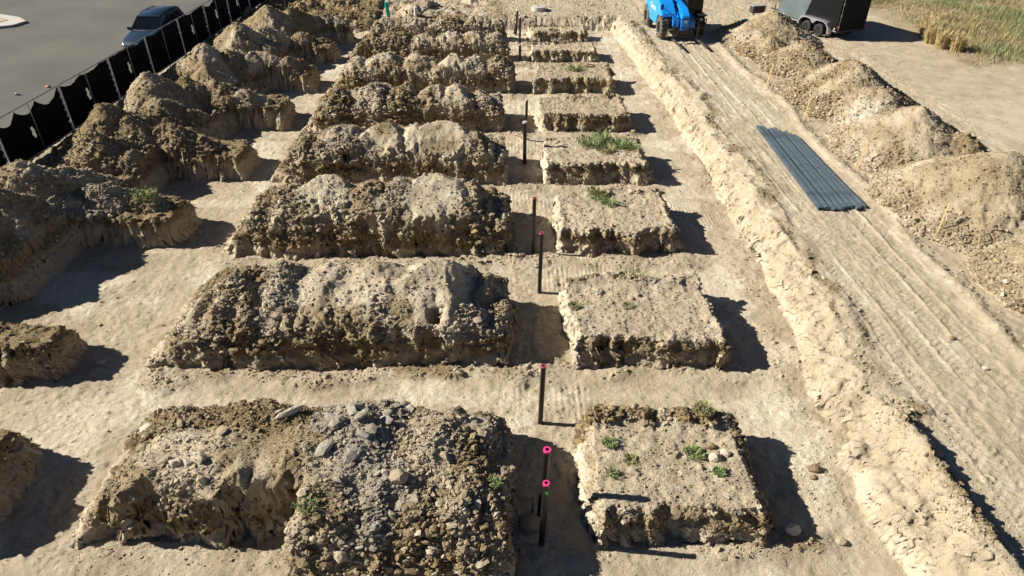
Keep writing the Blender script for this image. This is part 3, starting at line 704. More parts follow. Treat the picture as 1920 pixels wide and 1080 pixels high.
for (x, y, zt, xt, r_, pk, extra, lab) in PB:
    t = thing('riser_pipe', lab, 'pipe', (x, y, -.75), 0, 'black riser pipes in the middle corridor')
    xt = x+(xt-x)*.8; A = Vector((0, 0, -.1)); B_ = Vector((xt-x, 0, zt+.75)); d = B_-A
    bm = bmesh.new(); q = d.to_track_quat('Z', 'Y'); n = 20
    def ring(p, rr): return [bm.verts.new(p+q @ Vector((rr*math.cos(k*2*math.pi/n), rr*math.sin(k*2*math.pi/n), 0))) for k in range(n)]
    rs_ = [ring(A, r_), ring(B_, r_), ring(B_, r_*.84), ring(B_-d.normalized()*.5, r_*.84)]
    for a, c_ in zip(rs_, rs_[1:]):
        for k in range(n): bm.faces.new((a[k], a[(k+1) % n], c_[(k+1) % n], c_[k]))
    bm.faces.new(rs_[-1]); me = bpy.data.meshes.new('shaft'); bm.to_mesh(me); bm.free(); me.materials.append(PIPE)
    me.polygons.foreach_set('use_smooth', [True]*len(me.polygons)); me.set_sharp_from_angle(angle=R(35)); link('shaft', me, t)
    dn = d.normalized()
    if pk:
        b = MB(); b.cyl(B_-dn*.035, B_+dn*.003, r_+.004, n=20)
        bm2 = b.bm; top = max(bm2.faces, key=lambda f: f.calc_center_median().dot(dn)); res = bmesh.ops.inset_region(bm2, faces=[top], thickness=r_*.5)
        top.select = True; bmesh.ops.delete(bm2, geom=[top], context='FACES_ONLY')
        b.out('pink_rim', PINK if y < 9 else PINKD, t)
    if extra == 1: MB().box(B_-dn*.20+Vector((.02, -r_-.001, 0)), (.055, .012, .07)).out('green_tape', GREENT, t)
    if not pk:
        cm = WHITE if extra == 2 else CONC
        MB().cyl(B_-dn*.06, B_+dn*.01, r_+.012, n=20).out('cap', cm, t, True)
t = thing('steel_rod', 'thin grey rod standing left of the two nearest riser pipes', 'rod', (.50, 8.3, -.75)); MB().cyl((0, 0, -.1), (-.0, 0, .45), .02).out('shaft', STEEL, t, True)

# ---- rebar bundles on the haul road
REBAR = mat('rebar_steel', (.085, .115, .14), .55, .35, var=.35, vscale=7)
nb = 8
near_lab = ['leftmost', 'second from left', 'third from left', 'fourth from left', 'fifth from left', 'sixth from left', 'seventh from left', 'rightmost']
for i in range(nb):
    u = i/(nb-1); r_ = random.Random(i+5)
    pn = Vector((9.92+1.40*u, 18.98+[0, .0, -.12, -.10, .02, .06, -.04, .06][i], 0)); pf = Vector((10.16+1.02*u+(.07 if i > 1 else 0), 26.0-[0, .08, .32, .25, .5, .62, .85, 1.0][i], 0))
    if i in (3, 5): pf.x += .05
    d = pf-pn; L = d.length; ang = math.atan2(d.y, d.x)
    z0 = max(zat(pn.x, pn.y), zat(pf.x, pf.y), zat((pn.x+pf.x)/2, (pn.y+pf.y)/2))*.0+.0
    t = thing('rebar_bundle', near_lab[i]+' of eight blue grey rebar bundles lying fanned on the haul road', 'rebar bundle', (pn.x, pn.y, z0), ang, 'rebar bundles fanned out on the haul road')
    b = MB(); rad = .0115
    for lay in range(5):
        nn = [7, 8, 8, 7, 5][lay]
        for k in range(nn):
            yy = (k-(nn-1)/2)*.026+r_.uniform(-.003, .003); zz = .012+lay*.023
            j0, j1 = r_.uniform(-.05, .05), r_.uniform(-.05, .05); bow = .02*math.sin(i*2.1)
            b.tube([(j0, yy*1.0, zz), (L*.33, yy*.9+bow, zz), (L*.66, yy*.9+bow, zz), (L+j1, yy*.95, zz)], rad, 5)
    b.out('bars', REBAR, t, True, 80)
    for q in (.9, L*.5+r_.uniform(-.4, .4), L-.9):
        MB().tube([(q+.02*math.sin(k), .115*math.cos(k*math.pi/4), .06+.072*math.sin(k*math.pi/4)) for k in range(9)], .006, 5).out('tie_wire', DKSTEEL, t)

# ---- wooden stakes at the foot of the right hand heaps
for i, (x, y, dx_, h_, rib, lab) in enumerate([(12.22, 31.35, .42, .85, 0, 'thin wooden stake against the farthest reddish heap'), (12.19, 26.67, .35, .95, 0, 'thin wooden stake beside the pale rubble patch'),
        (12.39, 21.98, .30, .95, 1, 'orange wooden stake with a white ribbon beyond the rebar'), (12.56, 17.14, .30, .95, 1, 'wooden stake with a white scrap nearest the camera')]):
    t = thing('survey_stake', lab, 'stake', (x, y, zat(x, y)-.05), 0, 'survey stakes at the foot of the right heaps')
    d = Vector((dx_*.6, dx_*.7, h_)); q = d.to_track_quat('Z', 'Y').to_matrix()
    MB().box(d/2, (.038, .014, d.length), q).out('shaft', WOOD, t)
    if rib: MB().prism([(d.x*.8, d.y*.8, d.z*.82), (d.x*.8+.07, d.y*.8-.02, d.z*.6), (d.x*.8+.10, d.y*.8, d.z*.35), (d.x*.8+.04, d.y*.8, d.z*.55)], (0, .004, 0)).out('ribbon', WHITE, t)

# ---- wheels
def wheel(parent, c, r, w, lug=0, rimr=.55, rimm=STEEL, tyrem=RUBBER, n=36, out=1):
    """axle along local x; returns tyre part with rim sub-part"""
    prof = [(-w*.5, rimr*r), (-w*.5, r*.86), (-w*.40, r*.97), (-w*.2, r), (w*.2, r), (w*.40, r*.97), (w*.5, r*.86), (w*.5, rimr*r)]
    b = MB(); rings = []
    for k in range(n):
        a = k*2*math.pi/n; rings.append([(p[0], p[1]*math.cos(a), p[1]*math.sin(a)) for p in prof])
    rings.append(rings[0]); b.loft(rings, close=False, caps=False)
    if lug:
        for k in range(lug):
            for sd_ in (-1, 1):
                a = (k+(.5 if sd_ > 0 else 0))*2*math.pi/lug
                m_ = Matrix.Rotation(a, 3, 'X') @ Matrix.Rotation(sd_*R(38), 3, 'Z')
                cc = Matrix.Rotation(a, 3, 'X') @ Vector((sd_*w*.27, 0, r*1.005))
                b.box(cc, (w*.52, r*.115, r*.10), m_)
    ty = b.out('wheel', tyrem, parent, False); ty.location = c
    b = MB(); b.cyl((-w*.38, 0, 0), (w*.38, 0, 0), rimr*r*1.01, n=24); rim = b.out('rim', rimm, ty, True)
    b = MB(); b.cyl((-w*.44, 0, 0), (w*.44, 0, 0), rimr*r*.36, n=12)
    for k in range(8):
        a = k*math.pi/4; b.cyl((-w*.41, rimr*r*.6*math.cos(a), rimr*r*.6*math.sin(a)), (w*.41, rimr*r*.6*math.cos(a), rimr*r*.6*math.sin(a)), r*.035, n=6)
    b.out('hub', DKSTEEL, ty, True)
    return ty

# ---- blue telehandler, forks towards the camera (local +y)
tele = thing('telehandler', 'bright blue telehandler with lowered pallet forks and lugged tyres on the haul road', 'telehandler', (9.98, 39.85, .06), math.pi+R(4))
for sx in (-1, 1):
    wheel(tele, (sx*1.06, 0, .60), .58, .38, 18, .5, BLACK, PALERUB if sx > 0 else RUBBER); wheel(tele, (sx*1.06, -2.95, .60), .58, .38, 18, .5, BLACK, PALERUB if sx > 0 else RUBBER)  # tyres on the local +x side use the paler rubber
b = MB(); b.box((0, -1.6, .78), (.95, 4.2, .50), None, .04); b.box((0, 0, .6), (1.75, .26, .24)); b.box((0, -2.95, .6), (1.75, .26, .24)); b.out('chassis', DKSTEEL, tele)
b = MB(); b.prism([(.42, -3.3, .95), (.42, -3.3, 1.55), (.42, -2.9, 1.85), (.42, -.75, 1.95), (.42, -.1, 1.62), (.42, .35, 1.30), (.42, .35, 1.16), (.42, -.62, 1.16), (.42, -.75, .55), (.42, -2.2, .55), (.42, -2.35, .95)], (.80, 0, 0))
bmesh.ops.bevel(b.bm, geom=b.bm.edges[:], offset=.05, segments=2, affect='EDGES'); b.out('engine_cover', BLUE, tele, True, 40)
b = MB(); b.prism([(.30, .05, .70), (.30, .62, .70), (.30, .62, 1.05), (.30, .05, 1.45)], (.34, 0, 0)); b.prism([(-.62, -.2, .62), (-.62, .55, .62), (-.62, .55, .98), (-.62, -.2, 1.25)], (.28, 0, 0)); b.out('front_tower', BLUE, tele)
b = MB()
b.prism([(-.20, -3.3, 1.55), (-.20, -3.3, 2.0), (-.20, .30, 1.62), (-.20, .85, 1.30), (-.20, .95, .45), (-.20, .62, .45), (-.20, .55, 1.02), (-.20, .1, 1.24)], (.42, 0, 0))
bmesh.ops.bevel(b.bm, geom=b.bm.edges[:], offset=.025, segments=2, affect='EDGES'); bo = b.out('boom', BLUE, tele, True, 40)
MB().box((.01, .915, 1.02), (.09, .01, .13), Matrix.Rotation(R(-6), 3, 'X')).out('data_plate', WHITE, bo)
b = MB(); b.cyl((.30, -.5, 1.35), (.30, .62, .78), .05); b.cyl((.30, -1.6, 1.9), (.30, -.5, 1.35), .075); b.cyl((-.27, .1, 1.1), (-.27, .7, .6), .05); b.out('hydraulic_ram', BLACK, tele, True)
b = MB()
for x in (-1.14, -.30):
    for y in (-1.95, -.15): b.box((x, y, 1.65), (.07, .07, 1.6))
b.box((-.72, -1.05, 2.47), (.95, 1.95, .07)); b.box((-.72, -1.05, .92), (.9, 1.95, .22)); b.box((-.72, -.15, 1.3), (.84, .05, .05)); cab = b.out('cab', BLACK, tele)
b = MB(); b.box((-.72, -.13, 1.75), (.80, .015, 1.2)); b.box((-1.15, -1.05, 1.75), (.015, 1.75, 1.2)); b.box((-.30, -1.05, 1.75), (.015, 1.75, 1.2)); b.out('cab_glass', GLASS, cab)
b = MB(); b.box((-.72, -1.3, 1.25), (.5, .5, .12), None, .03); b.box((-.72, -1.52, 1.6), (.48, .12, .6), None, .03); b.out('driver_seat', BLACK, cab)
b = MB()
for z in (.30, .74, 1.20): b.box((-.02, 1.08, z), (2.12, .05, .035 if z > .5 else .07))
for x in (-1.06, -.66, -.28, .30, .66, 1.04): b.box((x, 1.08, .72), (.03, .045, .95))
b.box((.02, .98, .45), (.9, .14, .30)); b.box((.86, 1.08, .5), (.36, .03, .03)); b.out('fork_carriage', BLACK, tele)
for x in (-.64, .70):
    b = MB(); b.box((x, 1.14, .55), (.09, .05, .85)); b.prism([(x-.07, 1.12, .16), (x+.07, 1.12, .16), (x+.06, 2.98, .13), (x-.06, 2.98, .13)], (0, 0, .05)); b.out('fork', mat('worn_fork', (.10, .085, .07), .6, .4), tele)
b = MB(); b.tube([(.62, .1, 1.25), (.95, .15, 1.50), (1.22, .3, 1.62)], .018, 6); b.box((1.26, .32, 1.70), (.17, .06, .26), None, .02); b.out('mirror', BLACK, tele)
b = MB(); b.prism([(.42, .36, 1.38), (.62, .3, 1.72), (.54, .2, 1.78), (.34, .3, 1.45)], (0, -.03, 0)); b.out('guard_plate', BLACK, tele)
b = MB(); b.box((-1.06, .05, 1.25), (.42, 1.0, .04)); b.box((-1.06, -2.95, 1.28), (.42, 1.1, .04)); b.out('fender', BLACK, tele)
for x in (-.95, .52): MB().cyl((x, .5, 1.05), (x, .56, 1.05), .06).out('headlight', WHITE, tele, True)
def text_mesh(body, size, name, m, parent, loc, rot):
    cu = bpy.data.curves.new('t', 'FONT'); cu.body = body; cu.size = size; cu.extrude = .003; cu.align_x = 'CENTER'; cu.align_y = 'CENTER'
    o = bpy.data.objects.new('t', cu); C.objects.link(o); dg = bpy.context.evaluated_depsgraph_get(); dg.update()
    me = bpy.data.meshes.new_from_object(o.evaluated_get(dg)); bpy.data.objects.remove(o); me.materials.append(m)
    p = link(name, me, parent); p.location = loc; p.rotation_euler = rot; return p
text_mesh('Genie', .46, 'lettering', WHITE, tele, (1.226, -1.6, 1.35), (R(90), 0, R(90)))

# ---- tandem cargo trailer
TRB = mat('trailer_black', (.007, .007, .008), .55, bump=.1, bscale=3, spec=.1); TRG = mat('trailer_grey', (.13, .165, .175), .35, .3, coat=.3, bump=.2, bscale=2.5, var=.2, vscale=1.5)
ALU = mat('aluminium', (.62, .62, .62), .35, .8)
tra = thing('cargo_trailer', 'black enclosed tandem axle trailer with grey front panel and silver fender', 'trailer', (18.55, 39.25, 0), R(23.5))
W_, Lb = 2.15, 4.6
b = MB(); b.prism([(0, 0, .46), (W_, 0, .46), (W_, Lb, .46), (W_/2, Lb+.75, .46), (0, Lb, .46)], (0, 0, 2.05)); b.out('body', TRB, tra)
b = MB(); b.prism([(-.006, 2.55, .56), (-.006, Lb-.03, .56), (-.006, Lb-.03, 2.48), (-.006, 2.0, 2.48)][::-1], (-.006, 0, 0)); b.out('grey_panel', TRG, tra)
b = MB(); b.box((-.012, .26, .475), (.03, .52, .075)); b.box((-.012, (Lb+2.55)/2, .475), (.03, Lb-2.55, .075)); b.box((-.01, Lb/2, 2.49), (.03, Lb, .05)); b.out('bottom_rail', ALU, tra)
b = MB()
prof = [(.30, .30), (.34, .62), (.55, .86), (.85, .93), (2.15, .93), (2.5, .86), (2.68, .62), (2.70, .36)]
pin = [(.40, .30), (.44, .60), (.60, .78), (.87, .85), (1.3, .83), (1.55, .62), (1.8, .83), (2.12, .85), (2.42, .78), (2.58, .60), (2.60, .36)]
b.prism([(-.26, y, z) for y, z in prof+pin[::-1]], (.02, 0, 0))
b2 = []
for (y, z), (y2, z2) in zip(prof, prof[1:]): b.prism([(-.26, y, z), (-.26, y2, z2), (0, y2, z2), (0, y, z)], (0, 0, -.012))
b.out('fender', ALU, tra)
for y in (1.06, 2.0): wheel(tra, (-.13, y, .35), .345, .21, 0, .55, BLACK, RUBBER, 32); wheel(tra, (W_+.13, y, .35), .345, .21, 0, .55, BLACK, RUBBER, 32)
b = MB(); b.box((W_/2, 1.06, .35), (W_, .08, .08)); b.box((W_/2, 2.0, .35), (W_, .08, .08)); b.box((.2, Lb/2, .40), (.08, Lb, .12)); b.box((W_-.2, Lb/2, .40), (.08, Lb, .12)); b.cyl((W_/2, Lb+.6, .42), (W_/2, Lb+1.7, .42), .05); b.cyl((W_/2, Lb+1.4, .05), (W_/2, Lb+1.4, .75), .035); b.out('undercarriage', DKSTEEL, tra)
b = MB(); b.box((W_/2, -.012, 1.45), (W_-.16, .02, 1.85)); dr = b.out('rear_door', TRB, tra)
b = MB(); b.cyl((.09, -.04, .52), (.09, -.04, 2.4), .014); [b.box((.10, -.035, z), (.10, .03, .05)) for z in (.7, 1.3, 1.9)]; b.out('door_bar', ALU, dr)
b = MB(); b.box((.03, -.02, .70), (.07, .03, .12)); b.box((W_-.03, -.02, .60), (.08, .03, .10)); b.out('tail_light', mat('red_lens', (.45, .03, .03), .3), tra)
b = MB(); b.box((-.018, .14, .60), (.012, .08, .05)); b.box((-.018, 4.1, .62), (.012, .07, .05)); b.out('marker_light', WHITE, tra)
b = MB(); b.box((W_/2, -.03, .44), (W_, .05, .10)); b.out('rear_bumper', DKSTEEL, tra)
t = thing('generator_box', 'small dark steel box with pale lid beyond the pointed heap, left of the trailer', 'box', (16.15, 45.5, .02), R(10))
MB().box((0, 0, .34), (.85, .5, .42), None, .03).out('body', mat('brown_steel', (.05, .03, .03), .6), t); MB().box((0, 0, .57), (.88, .53, .04)).out('lid', mat('lid_grey', (.35, .36, .36), .4), t)
for x in (-.3, .3): MB().cyl((x, -.15, 0), (x, -.15, .15), .04).out('leg', DKSTEEL, t)

# ---- dark estate car on the road, facing the camera (local -y is forward)
NAVY = mat('navy_paint', (.012, .030, .058), .35, 0, spec=.4, coat=.15); TRIM = mat('car_trim', (.01, .01, .012), .5)
car = thing('estate_car', 'dark navy estate car with lit headlights driving on the asphalt behind the fence', 'car', (-18.92, 36.45, -.055), R(-2)); car.scale = (1, 1, 1.08)
def sect(y, w_, z0_, zb, ztop, crown):
    return [(-w_*.90, y, z0_), (-w_, y, z0_+.12), (-w_, y, zb-.14), (-w_*.95, y, zb), (-w_*.80, y, ztop), (0, y, ztop+crown), (w_*.80, y, ztop), (w_*.95, y, zb), (w_, y, zb-.14), (w_, y, z0_+.12), (w_*.90, y, z0_)]
b = MB(); b.loft([sect(0, .66, .32, .55, .60, .03), sect(.10, .78, .22, .66, .72, .03), sect(.35, .86, .20, .76, .80, .04), sect(.75, .89, .20, .84, .88, .05), sect(1.25, .90, .20, .92, .96, .05), sect(1.5, .90, .20, .95, .99, .02), sect(3.6, .90, .20, .98, 1.0, .0), sect(4.45, .88, .22, .98, 1.0, 0), sect(4.72, .82, .30, .92, .96, 0), sect(4.78, .74, .40, .8, .85, 0)])
b.out('body', NAVY, car, True, 30)
gh = [((1.30, .99), .80), ((2.12, 1.52), .64)]
b = MB()
def gsec(y, w_, z): return [(-w_, y, z), (w_, y, z)]
base = [(-.80, 1.28, .98), (.80, 1.28, .98), (.82, 4.55, 1.0), (-.82, 4.55, 1.0)]; topq = [(-.62, 2.10, 1.53), (.62, 2.10, 1.53), (.64, 4.15, 1.55), (-.64, 4.15, 1.55)]
b.loft([base, topq]); b.out('windows', GLASS, car)
b = MB(); rfp = []
for y, w_, z, c_ in ((1.98, .63, 1.50, .02), (2.3, .66, 1.565, .04), (3.2, .67, 1.60, .04), (4.0, .66, 1.58, .03), (4.3, .63, 1.53, .01)): rfp.append([(-w_, y, z-.03), (-w_*.93, y, z+.012), (0, y, z+c_), (w_*.93, y, z+.012), (w_, y, z-.03), (0, y, z-.04)])
b.loft(rfp); rf = b.out('roof', NAVY, car, True, 40)
for sx in (-1, 1):
    MB().tube([(sx*.60, 2.35, 1.575), (sx*.61, 2.5, 1.625), (sx*.61, 3.9, 1.635), (sx*.60, 4.1, 1.56)], .018, 6).out('roof_rail', TRIM, rf)
    for ya, yb in ((1.30, 2.12), (2.55, 2.75), (3.45, 3.5), (4.5, 4.15)):
        MB().prism([(sx*.815, ya-.03, .99), (sx*.815, ya+.05, .99), (sx*.648, yb+.05, 1.53), (sx*.648, yb-.03, 1.53)], (sx*.012, 0, 0)).out('pillar', NAVY, car)
    b = MB(); b.box((sx*.99, 1.55, 1.03), (.20, .10, .14), None, .03); b.out('mirror', NAVY, car, True)
    b = MB(); b.prism([(sx*.50, .04, .56), (sx*.76, .10, .60), (sx*.83, .42, .72), (sx*.62, .30, .72), (sx*.52, .12, .68)], (0, -.03, .015)); b.out('headlight', mat('lit_lamp', (.9, .95, 1), .2, emit=(.85, .95, 1, 9)), car)
    MB().cyl((sx*.62, .0, .36), (sx*.62, .04, .36), .06).out('fog_lamp', mat('lit_fog', (.9, .9, .9), .2, emit=(.9, .95, 1, 2.0)), car, True)
    for y in (.88, 3.72): wheel(car, (sx*.80, y, .32), .315, .20, 0, .62, STEEL, RUBBER, 28)
b = MB(); b.box((0, .02, .48), (.9, .05, .16)); b.out('grille', TRIM, car); MB().box((0, -.01, .66), (1.0, .03, .02)).out('grille_trim', ALU, car)
MB().tube([(-.70, 1.30, 1.005), (0, 1.22, 1.01), (.70, 1.30, 1.005)], .016, 6).out('wiper', mat('cowl', (.22, .22, .21), .6), car)
MB().cyl((0, 3.9, 1.6), (0, 4.0, 1.85), .006).out('antenna', TRIM, rf)

# ---- far yard things
t = thing('manhole_ring', 'round grey concrete manhole ring lying beyond the end wall', 'concrete ring', (2.36, 47.0, .0)); b = MB(); n = 32; prof = [(.46, 0), (.46, .24), (.12, .26), (.12, 0)]
b.loft([[(p[0]*math.cos(a), p[0]*math.sin(a), p[1]) for p in prof] for a in [k*2*math.pi/n for k in range(n+1)]], close=False, caps=False); b.out('ring', CONC, t, True, 40)
t = thing('green_pipe', 'short upright bright green plastic pipe behind the farthest mound', 'pipe', (-7.1, 44.9, -.2)); MB().cyl((0, 0, 0), (-.08, -.05, 1.15), .115, n=24).out('shaft', mat('green_pvc', (.01, .32, .20), .35), t, True)
t = thing('white_pipe', 'short upright white plastic pipe near the green pipe', 'pipe', (-5.5, 45.6, -.2)); MB().cyl((0, 0, 0), (0, 0, .72), .10, n=24).out('shaft', WHITE, t, True)
t = thing('marker_rod', 'thin reddish rod rising behind the white pipe', 'rod', (-5.5, 45.95, 0)); MB().cyl((0, 0, 0), (.02, 0, 1.5), .014).out('shaft', mat('red_rod', (.45, .16, .10), .7), t)
t = thing('black_hose', 'curved black hose coming out of the soil beside the white pipe', 'hose', (-5.3, 45.3, 0)); MB().tube([(0, 0, .0), (.35, .3, .30), (.75, .7, .42), (1.2, 1.0, .45), (1.5, 1.1, .35)], .05, 8).out('tube', BLACK, t, True)
for i, (x, lab) in enumerate([(-7.9, 'pale timber board leaning at the far trench left of the green pipe'), (-5.9, 'pale timber board lying behind the white pipe')]):
    t = thing('timber_board', lab, 'board', (x, 46.3, .15), R(20+30*i), 'timber boards in the far yard'); MB().box((0, 0, .02), (1.5, .14, .04), Matrix.Rotation(R(8), 3, 'Y')).out('plank', WOOD, t)
for i, (x, lab) in enumerate([(4.95, 'thin wire stake beyond the manhole ring, left one of two'), (5.75, 'thin wire stake beyond the manhole ring, right one of two')]):
    t = thing('wire_stake', lab, 'stake', (x, 48.6, 0), 0, 'thin stakes in the far yard'); MB().cyl((0, 0, 0), (0, 0, 1.2), .012).out('shaft', DKSTEEL, t)
for nm, lab, x, y, cc in [('plastic_scrap', 'white plastic scrap lying on the asphalt near the fence', -21.85, 30.6, (.7, .7, .68)), ('red_scrap', 'small red scrap on the asphalt near the fence', -21.1, 31.7, (.35, .03, .02))]:
    b = MB(); b.bm.free(); b.bm = bmesh.new(); vs = [b.bm.verts.new((random.uniform(.1, .2)*math.cos(a), random.uniform(.06, .13)*math.sin(a), random.uniform(.0, .09))) for a in [k*math.pi/4 for k in range(8)]]; c0 = b.bm.verts.new((0, 0, .11))
    for k in range(8): b.bm.faces.new((vs[k], vs[(k+1) % 8], c0))
    b.bm.faces.new(vs[::-1]); o = b.out(nm, mat(nm, cc, .7)); o.location = (x, y, -.055); tag(o, lab, 'litter')

# ---- countable stones
def stone(lab, x, y, s_, col4, seed, dims=(1, .8, .65), tilt=(0, 0, 0), dz=0, grp='loose stones around the blocks'):
    r = random.Random(seed); bm = bmesh.new(); bmesh.ops.create_icosphere(bm, subdivisions=2, radius=1)
    pl = [Vector((r.uniform(-1, 1), r.uniform(-1, 1), r.uniform(-.6, 1))).normalized() for _ in range(7)]
    for v in bm.verts:
        for p in pl:
            d = v.co.dot(p)-.72
            if d > 0: v.co -= p*d
        v.co += Vector((r.uniform(-1, 1), r.uniform(-1, 1), r.uniform(-1, 1)))*.035
        v.co = Vector((v.co.x*dims[0], v.co.y*dims[1], v.co.z*dims[2]))*s_
    me = bpy.data.meshes.new('stone'); bm.to_mesh(me); bm.free(); me.materials.append(SOIL)
    ca = me.color_attributes.new('kind', 'FLOAT_COLOR', 'POINT'); ca.data.foreach_set('color', np.tile(np.array(col4, np.float32), len(me.vertices)))
    o = link('stone', me); o.location = (x, y, zat(x, y)+s_*dims[2]*.45+dz); o.rotation_euler = tilt; tag(o, lab, 'stone', grp)
PALE = (0, .9, .15, .8); MIDC = (.3, .2, .2, .55); BRN = (.85, 0, .1, .4); GRY = (.0, .35, .8, .85)
for k, a in enumerate([('pale boulder on the nearest right block, left of its pair', 3.98, 8.92, .15, PALE), ('pale boulder on the nearest right block, right of its pair', 4.22, 9.02, .13, PALE), ('brown pitted stone behind the pair of pale boulders', 3.98, 9.2, .12, BRN),
    ('pale stone at the foot of the nearest right block, by its shadow tip', 5.2, 7.72, .16, PALE), ('dark stone alone on the trench floor near the bottom right', 6.04, 7.56, .11, MIDC), ('dark clod on the trench floor east of the nearest block', 6.18, 9.2, .15, BRN),
    ('smaller dark clod just below the bigger one on the trench floor', 6.08, 8.98, .09, BRN), ('pale stone beside the right heap foot beyond the rebar end', 11.95, 19.46, .07, PALE), ('left stone of the pair on the nearest mound', -6.08, 8.45, .12, MIDC),
    ('pale right stone of the pair on the nearest mound', -5.88, 8.37, .12, PALE), ('tan stone near the rear left of the nearest mound', -6.9, 9.45, .17, PALE), ('largest rounded clod at the left end of the nearest mound', -7.25, 9.2, .22, MIDC),
    ('rounded brown clod below the largest one at the mound end', -7.4, 8.95, .17, BRN), ('dark lump half buried beside the nearest riser pipe', .42, 8.0, .25, (.55, .1, .1, .45)), ('stone in the shade of the second ledge on the left floor', -9.75, 12.75, .13, MIDC),
    ('small dark stone on the haul road between the ruts', 10.52, 12.5, .09, BRN), ('flat pale stone on the haul road at the right edge', 10.7, 11.45, .08, PALE), ('rounded clod on the nearest mound under the grey slabs', -1.85, 7.95, .2, MIDC)]):
    stone(*a[:3], a[3], a[4], k+3)
r = random.Random(4)
slab = [('long pale broken slab lying on the nearest mound, left of the grey rubble', -4.1, 9.45, (1.9, .45, .25), .17, R(40))]
for k in range(9): slab.append((['blue grey broken slab at the top of the rubble patch', 'tilted grey slab in the rubble patch, by its left side', 'flat grey slab in the middle of the rubble patch', 'small grey slab near the front of the rubble patch', 'pale slab at the left front of the rubble patch', 'dark shaded slab at the right side of the rubble patch', 'large grey slab lying across the rubble patch', 'narrow grey slab pointing right in the rubble patch', 'round edged grey slab below the rubble patch'][k], -2.75+[0, -.45, .1, .2, -.5, .5, -.1, .45, .05][k], 9.05+[.35, .05, .05, -.35, -.55, .1, .2, .35, -.75][k], (r.uniform(1, 1.6), r.uniform(.6, .9), .28), r.uniform(.10, .165), r.uniform(0, 3)))
for k, (lab, x, y, dm, s_, a) in enumerate(slab): stone(lab, x, y, s_, GRY if k else (.1, .8, .1, .85), 40+k, dm, (r.uniform(-.5, .5), r.uniform(-.5, .5), a), .05, 'broken slabs on the nearest mound')
for k, (x, y, lab) in enumerate([(14.3, 25.7, 'largest pale slab between the reddish and the tan heap'), (13.9, 25.3, 'pale slab below the largest one between the heaps'), (14.8, 26.0, 'flat pale slab at the crest gap between the heaps'), (13.6, 25.7, 'small pale slab on the reddish heap side of the gap')]):
    stone(lab, x, y, .22-.03*k, (0, .9, .5, .95), 70+k, (1.3, .9, .35), (r.uniform(-.3, .3), -.4, r.uniform(0, 3)), .03, 'pale slabs between the right heaps')

# ---- weeds
LEAF = mat('weed_leaf', (.20, .265, .09), .7, var=.45, vscale=5); LEAFY = mat('weed_olive', (.26, .27, .11), .8, var=.4, vscale=6); STRAW = mat('straw', (.46, .36, .17), .85, var=.3, vscale=3)
def tuft_mesh(name, n, rad, hgt, seed, m, wd=.012, curl=.5):
    r = np.random.default_rng(seed); co = []; fa = []
    for k in range(n):
        a = r.uniform(0, 6.283); q = rad*math.sqrt(r.uniform(0, 1))*.8; bx_, by_ = q*math.cos(a), q*math.sin(a)
        h_ = hgt*r.uniform(.45, 1.1)*(1-.4*q/rad); o_ = a+r.uniform(-.9, .9); ln_ = h_*curl*r.uniform(.3, 1.2)
        pa = o_+math.pi/2; w_ = wd*r.uniform(.6, 1.5); p0 = np.array([bx_, by_, -.01]); p1 = p0+np.array([math.cos(o_)*ln_*.35, math.sin(o_)*ln_*.35, h_*.6]); p2 = p0+np.array([math.cos(o_)*ln_, math.sin(o_)*ln_, h_])
        sv = np.array([math.cos(pa), math.sin(pa), 0])*w_; i = len(co)
        co += [p0-sv*.6, p0+sv*.6, p1+sv, p1-sv, p2]; fa += [(i, i+1, i+2, i+3), (i+3, i+2, i+4)]
        for _ in range(3):      # side leaflets
            tt = r.uniform(.3, 1); pp = p0+(p2-p0)*tt; oo = r.uniform(0, 6.283); l_ = h_*.22; j = len(co); dv = np.array([math.cos(oo), math.sin(oo), .35])*l_; s2 = np.array([-math.sin(oo), math.cos(oo), 0])*w_
            co += [pp, pp+dv*.5+s2, pp+dv, pp+dv*.5-s2]; fa.append((j, j+1, j+2, j+3))
    me = bpy.data.meshes.new(name); me.from_pydata([tuple(c) for c in co], [], fa); me.materials.append(m); return me
WD = [(3.25, 24.35, .55, .42, 0, 'leftmost and tallest bright green weed of the big patch'), (3.75, 24.75, .5, .40, 0, 'second weed from the left in the big patch'), (4.35, 24.2, .5, .36, 0, 'third weed in the big patch, near the block middle'), (4.8, 23.9, .45, .30, 0, 'rightmost weed of the big patch by the block corner'), (3.8, 23.8, .45, .28, 1, 'olive weed at the front of the big patch'),
      (3.05, 19.95, .38, .24, 0, 'rear weed of the strip on the third block'), (3.35, 19.5, .36, .24, 0, 'front weed of the strip on the third block'), (2.95, 20.2, .3, .16, 1, 'olive weed at the top of the strip on the third block'), (3.47, 15.2, .40, .2, 1, 'olive weed at the rear edge of the second block'), (3.1, 13.87, .2, .09, 1, 'thin creeping weed in the middle of the second block'), (1.75, 13.9, .2, .12, 1, 'small weed at the left edge of the second block'),
      (3.52, 34.0, .4, .3, 1, 'yellow green weed on the sixth block'), (2.02, 9.29, .16, .15, 0, 'upper left weed on the nearest block'), (2.37, 8.89, .18, .10, 1, 'creeping weed between the two left weeds on the nearest block'), (3.61, 9.03, .24, .14, 0, 'widest weed on the nearest block, left of the boulders'), (1.98, 8.56, .16, .16, 0, 'lower left weed on the nearest block'),
      (3.97, 8.55, .14, .12, 0, 'small weed right of the widest one, below the boulders'), (4.0, 9.95, .25, .12, 1, 'weed in the dark rear edge of the nearest block'), (-3.35, 7.45, .22, .2, 0, 'green weed at the notch in front of the nearest mound'), (-.2, 8.0, .14, .12, 0, 'tiny weed on the right side of the nearest mound'), (-11.1, 19.2, .38, .40, 0, 'green weed on the ledge beside the big left heap'), (3.0, 42.4, .35, .2, 1, 'low weed on the farthest right block')]
